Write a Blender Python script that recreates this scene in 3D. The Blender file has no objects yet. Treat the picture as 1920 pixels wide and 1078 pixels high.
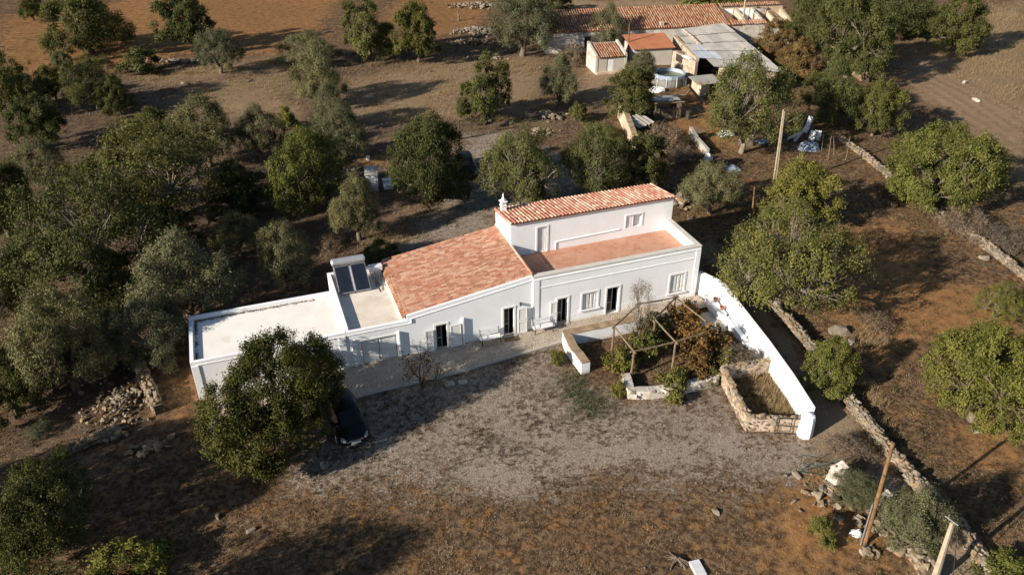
import bpy, bmesh, math, random
import numpy as np
from mathutils import Vector, Matrix, Euler

# ------------------------------------------------------------------ camera, sky, sun, exposure
sc = bpy.context.scene
COL = sc.collection
FPX, PITCH, HCAM = 1493.0, math.radians(32.0), 30.0
cam_d = bpy.data.cameras.new('camera')
cam_d.sensor_width = 36.0
cam_d.lens = 36.0 * FPX / 1920.0
cam_d.clip_start = 0.5
cam_d.clip_end = 6000
cam = bpy.data.objects.new('camera', cam_d)
cam.location = (0, 0, HCAM)
cam.rotation_euler = (math.pi / 2 - PITCH, 0, 0)
COL.objects.link(cam)
sc.camera = cam

SUN_ELEV, SHADOW_DIR = math.radians(23.3), math.radians(33.5)
world = bpy.data.worlds.new('World')
sc.world = world
world.use_nodes = True
wn = world.node_tree
wn.nodes.clear()
sky = wn.nodes.new('ShaderNodeTexSky')
sky.sky_type = 'NISHITA'
sky.sun_disc = False
sky.sun_elevation = SUN_ELEV
sky.sun_rotation = math.radians(-123.5)
sky.altitude = 200
sky.air_density = 1.0
sky.dust_density = 0.6
sky.ozone_density = 1.0
bg = wn.nodes.new('ShaderNodeBackground')
bg.inputs['Strength'].default_value = 0.058
wo = wn.nodes.new('ShaderNodeOutputWorld')
wn.links.new(sky.outputs[0], bg.inputs[0])
wn.links.new(bg.outputs[0], wo.inputs[0])

sun_d = bpy.data.lights.new('sun', 'SUN')
sun_d.energy = 5.0
sun_d.angle = math.radians(0.53)
sun_d.color = (1.0, 0.885, 0.75)
sun = bpy.data.objects.new('sun', sun_d)
sun_vec = Vector((math.cos(SHADOW_DIR) * math.cos(SUN_ELEV), math.sin(SHADOW_DIR) * math.cos(SUN_ELEV), -math.sin(SUN_ELEV)))
sun.rotation_euler = sun_vec.to_track_quat('-Z', 'Y').to_euler()
sun.location = (-40, -20, 60)
COL.objects.link(sun)

sc.view_settings.view_transform = 'Standard'
sc.view_settings.look = 'None'
sc.view_settings.exposure = 0.84
sc.view_settings.gamma = 1.0
sc.view_settings.use_curve_mapping = False
sc.render.engine = 'CYCLES'
sc.cycles.max_bounces = 5
sc.cycles.diffuse_bounces = 3
sc.cycles.glossy_bounces = 2
sc.cycles.transmission_bounces = 3
sc.cycles.transparent_max_bounces = 4
sc.cycles.use_denoising = True

# ------------------------------------------------------------------ surveying helpers
CP, SP = math.cos(PITCH), math.sin(PITCH)
def G(x, y, z=0.0):
    """where the sight line through a photo point meets the level z"""
    u, v = (x - 960) / FPX, (y - 539) / FPX
    r = (u, CP - v * SP, -SP - v * CP)
    t = (z - HCAM) / r[2]
    return Vector((r[0] * t, r[1] * t, z))
def depth(p):
    return p[1] * CP + (HCAM - p[2]) * SP
def proj_y(p):
    return 539 - FPX * (p[1] * SP + (p[2] - HCAM) * CP) / depth(p)
def HGT(x, y, ty):
    p = G(x, y)
    lo, hi = 0.0, 28.0
    for _ in range(40):
        m = (lo + hi) / 2
        if proj_y((p.x, p.y, m)) > ty: lo = m
        else: hi = m
    return lo

def inpoly(px, py, poly):
    """vectorised even-odd test"""
    inside = np.zeros(px.shape, bool)
    n = len(poly)
    for i in range(n):
        x1, y1 = poly[i]; x2, y2 = poly[(i + 1) % n]
        c = ((y1 > py) != (y2 > py))
        xs = (x2 - x1) * (py - y1) / ((y2 - y1) if y2 != y1 else 1e-9) + x1
        inside ^= c & (px < xs)
    return inside
def polydist(px, py, poly):
    """signed distance, positive inside"""
    d = np.full(px.shape, 1e9)
    n = len(poly)
    for i in range(n):
        x1, y1 = poly[i]; x2, y2 = poly[(i + 1) % n]
        dx, dy = x2 - x1, y2 - y1
        t = np.clip(((px - x1) * dx + (py - y1) * dy) / (dx * dx + dy * dy + 1e-9), 0, 1)
        d = np.minimum(d, np.hypot(px - x1 - t * dx, py - y1 - t * dy))
    return np.where(inpoly(px, py, poly), d, -d)
def gp(pts):
    return [tuple(G(x, y)[:2]) for x, y in pts]

# ------------------------------------------------------------------ materials
MATS = {}
def new_mat(name):
    m = bpy.data.materials.new(name)
    m.use_nodes = True
    nt = m.node_tree
    nt.nodes.clear()
    out = nt.nodes.new('ShaderNodeOutputMaterial')
    MATS[name] = m
    return m, nt, out
def N(nt, t, **kw):
    n = nt.nodes.new(t)
    for k, v in kw.items(): setattr(n, k, v)
    return n
def noise(nt, vec, scale, detail=4, rough=0.6):
    n = N(nt, 'ShaderNodeTexNoise')
    n.inputs['Scale'].default_value = scale
    n.inputs['Detail'].default_value = detail
    n.inputs['Roughness'].default_value = rough
    nt.links.new(vec, n.inputs['Vector'])
    return n.outputs['Fac']
def ramp(nt, fac, stops, interp='LINEAR'):
    r = N(nt, 'ShaderNodeValToRGB')
    r.color_ramp.interpolation = interp
    el = r.color_ramp.elements
    while len(el) < len(stops): el.new(0.5)
    for e, (p, c) in zip(el, stops):
        e.position = p
        e.color = (*c, 1) if len(c) == 3 else c
    nt.links.new(fac, r.inputs[0])
    return r.outputs[0]
def mixc(nt, fac, a, b, mode='MIX'):
    m = N(nt, 'ShaderNodeMix', data_type='RGBA', blend_type=mode)
    for sock, v in ((m.inputs[0], fac), (m.inputs[6], a), (m.inputs[7], b)):
        if isinstance(v, (int, float)): sock.default_value = v
        elif isinstance(v, tuple): sock.default_value = (*v, 1)
        else: nt.links.new(v, sock)
    return m.outputs[2]
def mth(nt, op, a, b=0.0):
    m = N(nt, 'ShaderNodeMath', operation=op)
    for s, v in zip(m.inputs, (a, b)):
        if isinstance(v, (int, float)): s.default_value = v
        else: nt.links.new(v, s)
    return m.outputs[0]
def bumpn(nt, h, strength, dist=0.03):
    b = N(nt, 'ShaderNodeBump')
    b.inputs['Strength'].default_value = strength
    b.inputs['Distance'].default_value = dist
    nt.links.new(h, b.inputs['Height'])
    return b.outputs[0]
def principled(nt, out, col, rough=0.8, spec=0.3, metal=0.0, normal=None):
    p = N(nt, 'ShaderNodeBsdfPrincipled')
    if isinstance(col, tuple): p.inputs['Base Color'].default_value = (*col, 1)
    else: nt.links.new(col, p.inputs['Base Color'])
    p.inputs['Roughness'].default_value = rough
    p.inputs['Specular IOR Level'].default_value = spec
    p.inputs['Metallic'].default_value = metal
    if normal is not None: nt.links.new(normal, p.inputs['Normal'])
    nt.links.new(p.outputs[0], out.inputs[0])
    return p
def surf(name, c1, c2, scale=3.0, rough=0.8, spec=0.3, bump=0.0, bscale=20.0, metal=0.0, c3=None, s3=0.6, t3=(0.55, 0.75), coord='pos', vary=0.0):
    """two-tone mottled surface, optional stains c3, optional relief and per-object variation"""
    m, nt, out = new_mat(name)
    if coord == 'pos': vec = N(nt, 'ShaderNodeNewGeometry').outputs['Position']
    else: vec = N(nt, 'ShaderNodeTexCoord').outputs['Object']
    col = mixc(nt, ramp(nt, noise(nt, vec, scale, 5), [(0.35, (0, 0, 0)), (0.65, (1, 1, 1))]), c1, c2)
    if c3 is not None:
        col = mixc(nt, ramp(nt, noise(nt, vec, s3, 6, 0.65), [(t3[0], (0, 0, 0)), (t3[1], (1, 1, 1))]), col, c3)
    if vary:
        oi = N(nt, 'ShaderNodeObjectInfo').outputs['Random']
        col = mixc(nt, 1.0, col, ramp(nt, oi, [(0, (1 - vary,) * 3), (1, (1 + vary * 0.6,) * 3)]), 'MULTIPLY')
    nrm = bumpn(nt, noise(nt, vec, bscale, 4), bump) if bump else None
    principled(nt, out, col, rough, spec, metal, nrm)
    return m
def leaf_mat(name, dark, light, odd=None, rough=0.65, trans=0.18, oddpos=0.9):
    m, nt, out = new_mat(name)
    at = N(nt, 'ShaderNodeAttribute', attribute_name='tint').outputs['Fac']
    stops = [(0.0, dark), (0.75, light)]
    if odd: stops += [(oddpos, light), (1.0, odd)]
    col = ramp(nt, at, stops)
    oi = N(nt, 'ShaderNodeObjectInfo').outputs['Random']
    col = mixc(nt, 1.0, col, ramp(nt, oi, [(0, (0.74, 0.79, 0.84)), (0.5, (1.0, 1.0, 1.0)), (1, (1.18, 1.10, 0.95))]), 'MULTIPLY')
    p = N(nt, 'ShaderNodeBsdfPrincipled')
    nt.links.new(col, p.inputs['Base Color'])
    p.inputs['Roughness'].default_value = rough
    p.inputs['Specular IOR Level'].default_value = 0.07
    tr = N(nt, 'ShaderNodeBsdfTranslucent')
    nt.links.new(mixc(nt, 1.0, col, (1.25, 1.2, 0.6), 'MULTIPLY'), tr.inputs[0])
    mx = N(nt, 'ShaderNodeMixShader')
    mx.inputs[0].default_value = trans
    nt.links.new(p.outputs[0], mx.inputs[1]); nt.links.new(tr.outputs[0], mx.inputs[2])
    nt.links.new(mx.outputs[0], out.inputs[0])
    return m

leaf_mat('leaf_carob', (0.034, 0.041, 0.013), (0.116, 0.120, 0.040), (0.20, 0.185, 0.08))
leaf_mat('leaf_hero', (0.022, 0.028, 0.009), (0.080, 0.086, 0.024), (0.17, 0.16, 0.06))
leaf_mat('leaf_bright', (0.054, 0.064, 0.015), (0.168, 0.172, 0.046), (0.25, 0.235, 0.08))
leaf_mat('leaf_lime', (0.054, 0.064, 0.016), (0.168, 0.166, 0.050), (0.25, 0.225, 0.08))
leaf_mat('leaf_olive', (0.062, 0.066, 0.032), (0.172, 0.168, 0.088), (0.27, 0.255, 0.155), rough=0.6, trans=0.12)
leaf_mat('leaf_almond', (0.046, 0.054, 0.018), (0.148, 0.152, 0.052), (0.25, 0.21, 0.10))
leaf_mat('leaf_dry', (0.085, 0.055, 0.025), (0.22, 0.15, 0.06), (0.13, 0.14, 0.04))
leaf_mat('leaf_vine_red', (0.070, 0.042, 0.016), (0.205, 0.120, 0.046), (0.19, 0.175, 0.05), oddpos=0.62)
leaf_mat('leaf_vine', (0.055, 0.060, 0.016), (0.18, 0.172, 0.048), (0.28, 0.18, 0.06), oddpos=0.82)
leaf_mat('leaf_scrub', (0.10, 0.075, 0.055), (0.21, 0.165, 0.12), (0.13, 0.13, 0.06), rough=0.8, trans=0.1)
leaf_mat('leaf_under', (0.055, 0.048, 0.024), (0.17, 0.14, 0.07), (0.25, 0.20, 0.11), rough=0.8, trans=0.15)
leaf_mat('leaf_fennel', (0.055, 0.065, 0.038), (0.13, 0.14, 0.085), None, rough=0.7, trans=0.15)
leaf_mat('grass_brown', (0.065, 0.043, 0.029), (0.270, 0.190, 0.110), (0.44, 0.34, 0.20), rough=0.9, trans=0.1)
leaf_mat('grass_straw', (0.20, 0.135, 0.065), (0.38, 0.285, 0.165), None, rough=0.8, trans=0.2)

surf('bark', (0.10, 0.075, 0.055), (0.19, 0.155, 0.12), 4, 0.9, 0.1, 0.6, 9)
surf('bark_pale2', (0.24, 0.21, 0.18), (0.40, 0.36, 0.31), 5, 0.9, 0.1, 0.5, 9)
surf('bark_pale', (0.15, 0.125, 0.10), (0.27, 0.23, 0.19), 5, 0.9, 0.1, 0.5, 9)
def limewash():
    m, nt, out = new_mat('limewash')
    geo = N(nt, 'ShaderNodeNewGeometry'); pos = geo.outputs['Position']
    col = mixc(nt, ramp(nt, noise(nt, pos, 0.8, 5), [(0.35, (0, 0, 0)), (0.65, (1, 1, 1))]), (0.79, 0.82, 0.85), (0.85, 0.875, 0.90))
    mp = N(nt, 'ShaderNodeMapping'); mp.inputs['Scale'].default_value = (1.3, 1.3, 0.22); nt.links.new(pos, mp.inputs['Vector'])
    col = mixc(nt, ramp(nt, noise(nt, mp.outputs[0], 1.6, 5, 0.7), [(0.56, (0, 0, 0)), (0.80, (0.28, 0.28, 0.28))]), col, (0.62, 0.62, 0.60))
    col = mixc(nt, ramp(nt, noise(nt, pos, 1.7, 6, 0.7), [(0.60, (0, 0, 0)), (0.74, (0.35, 0.35, 0.35))]), col, (0.66, 0.63, 0.57))
    sx = N(nt, 'ShaderNodeSeparateXYZ'); nt.links.new(pos, sx.inputs[0])
    splash = mth(nt, 'ADD', mth(nt, 'MULTIPLY', sx.outputs[2], -2.2), mth(nt, 'MULTIPLY', noise(nt, pos, 2.2, 5, 0.7), 1.9))
    col = mixc(nt, ramp(nt, splash, [(0.35, (0, 0, 0)), (1.0, (0.6, 0.6, 0.6))]), col, (0.50, 0.43, 0.34))
    principled(nt, out, col, 0.88, 0.15, 0.0, bumpn(nt, noise(nt, pos, 9, 5, 0.6), 0.35, 0.02))
limewash()
surf('limewash_old', (0.42, 0.385, 0.335), (0.58, 0.55, 0.50), 1.2, 0.9, 0.15, 0.5, 8, c3=(0.28, 0.22, 0.165), s3=1.3, t3=(0.50, 0.66))
surf('trim_cream', (0.73, 0.74, 0.74), (0.78, 0.79, 0.79), 2.0, 0.8, 0.2)
surf('coping_grey', (0.50, 0.48, 0.44), (0.58, 0.56, 0.51), 1.5, 0.9, 0.15, 0.1, 20)
surf('roof_coat', (0.74, 0.71, 0.66), (0.82, 0.80, 0.76), 0.7, 0.8, 0.2, 0.08, 20, c3=(0.58, 0.52, 0.44), s3=0.45, t3=(0.58, 0.82))
surf('roof_coat_tan', (0.60, 0.54, 0.46), (0.72, 0.66, 0.58), 0.9, 0.85, 0.2, 0.1, 20, c3=(0.42, 0.36, 0.30), s3=0.8, t3=(0.56, 0.78))
surf('shutter', (0.70, 0.71, 0.71), (0.75, 0.76, 0.76), 3, 0.5, 0.35)
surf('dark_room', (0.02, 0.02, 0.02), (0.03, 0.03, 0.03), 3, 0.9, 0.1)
surf('terrace_base', (0.30, 0.15, 0.09), (0.40, 0.20, 0.12), 2.5, 0.85, 0.2)
surf('clay_under', (0.20, 0.085, 0.045), (0.30, 0.14, 0.08), 5, 0.9, 0.1)
surf('concrete', (0.34, 0.32, 0.29), (0.46, 0.43, 0.38), 2.2, 0.9, 0.15, 0.3, 18, c3=(0.22, 0.20, 0.18), s3=1.1)
surf('concrete_pole', (0.30, 0.25, 0.18), (0.40, 0.34, 0.25), 2.0, 0.85, 0.2, 0.2, 18, c3=(0.28, 0.23, 0.17), s3=1.5)
surf('wood', (0.14, 0.10, 0.066), (0.23, 0.17, 0.115), 3, 0.85, 0.15, 0.4, 12)
surf('wood_pole', (0.13, 0.075, 0.035), (0.23, 0.14, 0.065), 2.5, 0.8, 0.2, 0.4, 10, c3=(0.10, 0.06, 0.03), s3=1.4)
surf('metal_white', (0.66, 0.68, 0.70), (0.74, 0.76, 0.78), 3, 0.35, 0.5)
surf('metal_silver', (0.44, 0.47, 0.50), (0.52, 0.55, 0.58), 3, 0.35, 0.5, metal=0.55)
surf('metal_grey', (0.30, 0.31, 0.32), (0.42, 0.43, 0.44), 4, 0.45, 0.5, metal=0.5)
surf('metal_green', (0.03, 0.055, 0.04), (0.05, 0.075, 0.055), 4, 0.5, 0.4)
surf('metal_dark', (0.025, 0.022, 0.02), (0.06, 0.05, 0.045), 5, 0.6, 0.4)
surf('collector_glass', (0.012, 0.016, 0.026), (0.018, 0.023, 0.035), 2, 0.12, 0.5)
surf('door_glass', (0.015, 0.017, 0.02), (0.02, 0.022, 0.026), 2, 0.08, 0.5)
surf('rubber', (0.02, 0.02, 0.02), (0.035, 0.035, 0.035), 5, 0.7, 0.3)
surf('hose', (0.10, 0.10, 0.10), (0.18, 0.18, 0.18), 5, 0.6, 0.3)
surf('car_paint', (0.006, 0.006, 0.006), (0.009, 0.009, 0.009), 3, 0.30, 0.25)
surf('car_glass', (0.006, 0.007, 0.008), (0.010, 0.011, 0.012), 3, 0.15, 0.3)
surf('lamp_glass', (0.22, 0.23, 0.24), (0.34, 0.35, 0.36), 12, 0.1, 0.7)
surf('stone', (0.165, 0.138, 0.105), (0.285, 0.243, 0.195), 2.5, 0.95, 0.1, 0.5, 12, c3=(0.22, 0.185, 0.15), s3=2.0, vary=0.28)
surf('stone_ochre', (0.20, 0.143, 0.085), (0.33, 0.25, 0.165), 2.5, 0.95, 0.1, 0.5, 12, c3=(0.24, 0.17, 0.11), s3=2.0, vary=0.28)
surf('stone_white', (0.36, 0.325, 0.28), (0.52, 0.48, 0.42), 2.0, 0.95, 0.1, 0.5, 12, c3=(0.40, 0.35, 0.29), s3=1.5, vary=0.15)
surf('wall_core', (0.095, 0.078, 0.058), (0.165, 0.135, 0.10), 3, 0.95, 0.1, 0.6, 9)  # dark tone puts shade into the gaps between wall stones
surf('plaster_ochre', (0.42, 0.32, 0.22), (0.56, 0.46, 0.35), 1.0, 0.9, 0.1, 0.4, 8, c3=(0.27, 0.18, 0.11), s3=0.7)
surf('plaster_pink', (0.36, 0.285, 0.22), (0.50, 0.42, 0.335), 1.6, 0.9, 0.1, 0.6, 8, c3=(0.22, 0.15, 0.10), s3=1.4, t3=(0.50, 0.66))
surf('render_grey', (0.40, 0.37, 0.33), (0.47, 0.44, 0.39), 1.0, 0.9, 0.1, 0.15, 15, c3=(0.33, 0.30, 0.26), s3=0.5)
surf('tin_sheet', (0.33, 0.315, 0.285), (0.44, 0.42, 0.385), 0.7, 0.55, 0.3, metal=0.15, c3=(0.33, 0.24, 0.16), s3=0.9, t3=(0.60, 0.80), vary=0.18)
surf('tin_sheet_blue', (0.38, 0.42, 0.48), (0.50, 0.54, 0.60), 0.8, 0.4, 0.4, metal=0.25, vary=0.12)
surf('roof_orange', (0.29, 0.115, 0.060), (0.36, 0.15, 0.08), 0.8, 0.85, 0.15, c3=(0.26, 0.11, 0.06), s3=0.8)
surf('tarp_blue', (0.16, 0.22, 0.30), (0.28, 0.34, 0.42), 2.0, 0.5, 0.3, 0.4, 3)
surf('tarp_white', (0.50, 0.52, 0.54), (0.70, 0.71, 0.72), 2.0, 0.6, 0.3, 0.4, 3)
surf('pool_liner', (0.20, 0.28, 0.38), (0.46, 0.52, 0.56), 1.0, 0.5, 0.3, 0.4, 4)
surf('pool_side', (0.15, 0.15, 0.14), (0.25, 0.245, 0.225), 1.5, 0.7, 0.3)
surf('pool_water', (0.085, 0.095, 0.03), (0.13, 0.13, 0.045), 1.2, 0.25, 0.5)
surf('terracotta', (0.26, 0.105, 0.06), (0.34, 0.15, 0.085), 6, 0.85, 0.15)
surf('mat_brown', (0.11, 0.075, 0.045), (0.17, 0.12, 0.075), 9, 0.95, 0.1)
surf('cap_earth', (0.23, 0.168, 0.105), (0.34, 0.26, 0.175), 2.0, 0.95, 0.1, 0.5, 10, c3=(0.20, 0.14, 0.09), s3=1.5)
surf('hut_blue', (0.56, 0.60, 0.66), (0.64, 0.68, 0.73), 1.5, 0.7, 0.2)
surf('cactus', (0.13, 0.17, 0.05), (0.26, 0.28, 0.09), 4, 0.6, 0.3, vary=0.2)

# clay roof tile: every tile, joined or single, draws its own tone
def clay(name, stops, dirt):
    m, nt, out = new_mat(name)
    geo = N(nt, 'ShaderNodeNewGeometry')
    oi = N(nt, 'ShaderNodeObjectInfo').outputs['Random']
    rnd = mth(nt, 'FRACT', mth(nt, 'ADD', mth(nt, 'MULTIPLY', geo.outputs['Random Per Island'], 7.31), mth(nt, 'MULTIPLY', oi, 5.17)))
    col = ramp(nt, rnd, stops)
    nz = noise(nt, geo.outputs['Position'], 3.5, 5, 0.65)
    col = mixc(nt, ramp(nt, nz, [(0.5, (0, 0, 0)), (0.72, (0.85, 0.85, 0.85))]), col, dirt)
    col = mixc(nt, ramp(nt, noise(nt, geo.outputs['Position'], 0.9, 6, 0.72), [(0.54, (0, 0, 0)), (0.70, (0.5, 0.5, 0.5))]), col, (0.20, 0.135, 0.095))
    principled(nt, out, col, 0.85, 0.15, 0.0, bumpn(nt, noise(nt, geo.outputs['Position'], 30, 3), 0.3))
clay('clay_new', [(0.0, (0.33, 0.135, 0.08)), (0.25, (0.42, 0.19, 0.12)), (0.5, (0.48, 0.25, 0.165)), (0.72, (0.55, 0.38, 0.28)), (0.86, (0.43, 0.20, 0.13)), (1.0, (0.30, 0.16, 0.105))], (0.52, 0.36, 0.26))
clay('clay_red', [(0.0, (0.36, 0.14, 0.09)), (0.35, (0.45, 0.21, 0.14)), (0.7, (0.53, 0.31, 0.22)), (1.0, (0.66, 0.48, 0.37))], (0.62, 0.44, 0.33))
clay('clay_old', [(0.0, (0.20, 0.085, 0.048)), (0.4, (0.30, 0.138, 0.076)), (0.7, (0.40, 0.235, 0.145)), (1.0, (0.25, 0.17, 0.12))], (0.28, 0.20, 0.135))

# ------------------------------------------------------------------ mesh helpers
class MB:
    """collects faces and links them as ONE mesh object"""
    def __init__(s): s.v, s.f = [], []
    def quad(s, *pts):
        n = len(s.v); s.v += [tuple(p) for p in pts]; s.f.append(tuple(range(n, n + len(pts)))); return s
    def box(s, x0, x1, y0, y1, z0, z1, M=None):
        n = len(s.v)
        p = [(x, y, z) for z in (z0, z1) for y in (y0, y1) for x in (x0, x1)]
        if M is not None: p = [tuple(M @ Vector(q)) for q in p]
        s.v += p
        s.f += [tuple(n + i for i in q) for q in ((0, 2, 3, 1), (4, 5, 7, 6), (0, 1, 5, 4), (2, 6, 7, 3), (0, 4, 6, 2), (1, 3, 7, 5))]
        return s
    def hexa(s, b, t):
        """four bottom points, four top points, both counter-clockwise"""
        n = len(s.v)
        s.v += [tuple(p) for p in b] + [tuple(p) for p in t]
        s.f += [tuple(n + i for i in q) for q in ((3, 2, 1, 0), (4, 5, 6, 7), (0, 1, 5, 4), (1, 2, 6, 5), (2, 3, 7, 6), (3, 0, 4, 7))]
        return s
    def tube(s, pts, rad, k=6, cap=True):
        pts = [Vector(p) for p in pts]
        if not hasattr(rad, '__len__'): rad = [rad] * len(pts)
        n0 = len(s.v)
        prev = None
        for i, p in enumerate(pts):
            d = (pts[min(i + 1, len(pts) - 1)] - pts[max(i - 1, 0)])
            d = d.normalized() if d.length > 1e-9 else Vector((0, 0, 1))
            a = prev if prev is not None else (Vector((1, 0, 0)) if abs(d.x) < 0.8 else Vector((0, 1, 0)))
            a = (a - d * a.dot(d)).normalized(); prev = a
            b = d.cross(a)
            for j in range(k):
                t = 2 * math.pi * j / k
                q = p + (a * math.cos(t) + b * math.sin(t)) * rad[i]
                s.v.append(tuple(q))
        for i in range(len(pts) - 1):
            for j in range(k):
                o = n0 + i * k
                s.f.append((o + j, o + (j + 1) % k, o + k + (j + 1) % k, o + k + j))
        if cap:
            s.f.append(tuple(n0 + k - 1 - j for j in range(k)))
            o = n0 + (len(pts) - 1) * k
            s.f.append(tuple(o + j for j in range(k)))
        return s
    def lathe(s, prof, k=12, c=(0, 0, 0)):
        n0 = len(s.v)
        for r, z in prof:
            for j in range(k):
                t = 2 * math.pi * j / k
                s.v.append((c[0] + r * math.cos(t), c[1] + r * math.sin(t), c[2] + z))
        for i in range(len(prof) - 1):
            for j in range(k):
                o = n0 + i * k
                s.f.append((o + j, o + (j + 1) % k, o + k + (j + 1) % k, o + k + j))
        s.f.append(tuple(n0 + k - 1 - j for j in range(k)))
        o = n0 + (len(prof) - 1) * k
        s.f.append(tuple(o + j for j in range(k)))
        return s
    def mesh(s, name, mat, smooth=False):
        me = bpy.data.meshes.new(name)
        me.from_pydata(s.v, [], s.f)
        me.materials.append(MATS[mat])
        if smooth: me.shade_smooth()
        me.update()
        return me
    def build(s, name, mat, parent=None, smooth=False, bevel=0.0):
        o = bpy.data.objects.new(name, s.mesh(name, mat, smooth))
        COL.objects.link(o)
        if parent is not None: o.parent = parent
        if bevel:
            b = o.modifiers.new('bevel', 'BEVEL'); b.width = bevel; b.segments = 2; b.limit_method = 'ANGLE'
        return o
def link_mesh(name, me, parent=None, loc=(0, 0, 0), rot=(0, 0, 0), scale=(1, 1, 1)):
    o = bpy.data.objects.new(name, me)
    COL.objects.link(o)
    if parent is not None: o.parent = parent
    o.location = loc; o.rotation_euler = rot; o.scale = scale
    return o
def tag(o, label, cat, group=None, kind=None):
    o['label'] = label; o['category'] = cat
    if group: o['group'] = group
    o['kind'] = kind or 'thing'
    return o
def structure(o):
    o['kind'] = 'structure'; return o
def empty(name, loc, rz=0.0, label=None, cat=None, group=None):
    o = bpy.data.objects.new(name, None)
    o.location = loc; o.rotation_euler = (0, 0, rz); o.empty_display_size = 0.3
    COL.objects.link(o)
    if label: tag(o, label, cat, group)
    return o
def np_mesh(name, verts, faces, mat, tint=None, smooth=False):
    """verts (n,3), faces (m,k) arrays"""
    me = bpy.data.meshes.new(name)
    n, (m, k) = len(verts), faces.shape
    me.vertices.add(n)
    me.vertices.foreach_set('co', np.ascontiguousarray(verts, dtype=np.float32).ravel())
    me.loops.add(m * k)
    me.loops.foreach_set('vertex_index', np.ascontiguousarray(faces, dtype=np.int32).ravel())
    me.polygons.add(m)
    me.polygons.foreach_set('loop_start', np.arange(0, m * k, k, dtype=np.int32))
    me.polygons.foreach_set('loop_total', np.full(m, k, dtype=np.int32))
    if tint is not None:
        a = me.attributes.new('tint', 'FLOAT', 'POINT')
        a.data.foreach_set('value', np.ascontiguousarray(tint, dtype=np.float32))
    me.update(calc_edges=True)
    me.validate()
    me.materials.append(MATS[mat])
    if smooth: me.shade_smooth()
    return me
# ------------------------------------------------------------------ the house's own axes (u along the front, v towards the back)
HA = math.radians(19.8)
R0 = Vector((12.74, 46.82, 0.0))
HU, HV = Vector((math.cos(HA), math.sin(HA), 0)), Vector((-math.sin(HA), math.cos(HA), 0))
def HW(u, v, z=0.0): return R0 + HU * u + HV * v + Vector((0, 0, z))
def toUV(p):
    d = Vector((p[0], p[1], 0)) - Vector((R0.x, R0.y, 0)); return d.dot(HU), d.dot(HV)

# ------------------------------------------------------------------ ground: one sheet to the horizon
def axis(lo, hi, step, far):
    a = list(np.arange(lo, hi + 1e-6, step))
    d, x = step, hi
    while x < far: d *= 1.5; x += d; a.append(x)
    d, x = step, lo
    b = []
    while x > -far: d *= 1.5; x -= d; b.append(x)
    return np.array(b[::-1] + a)
gx, gy = axis(-100, 100, 0.55, 2500), axis(8, 160, 0.55, 2500)
XX, YY = np.meshgrid(gx, gy)
PX, PY = XX.ravel(), YY.ravel()

def vnoise(x, y, s, seed):
    """smooth value noise"""
    r = np.random.RandomState(seed)
    tab = r.rand(256, 256)
    fx, fy = x / s, y / s
    ix, iy = np.floor(fx).astype(int), np.floor(fy).astype(int)
    tx, ty = fx - ix, fy - iy
    tx, ty = tx * tx * (3 - 2 * tx), ty * ty * (3 - 2 * ty)
    g = lambda a, b: tab[a % 256, b % 256]
    return (g(ix, iy) * (1 - tx) + g(ix + 1, iy) * tx) * (1 - ty) + (g(ix, iy + 1) * (1 - tx) + g(ix + 1, iy + 1) * tx) * ty

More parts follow.
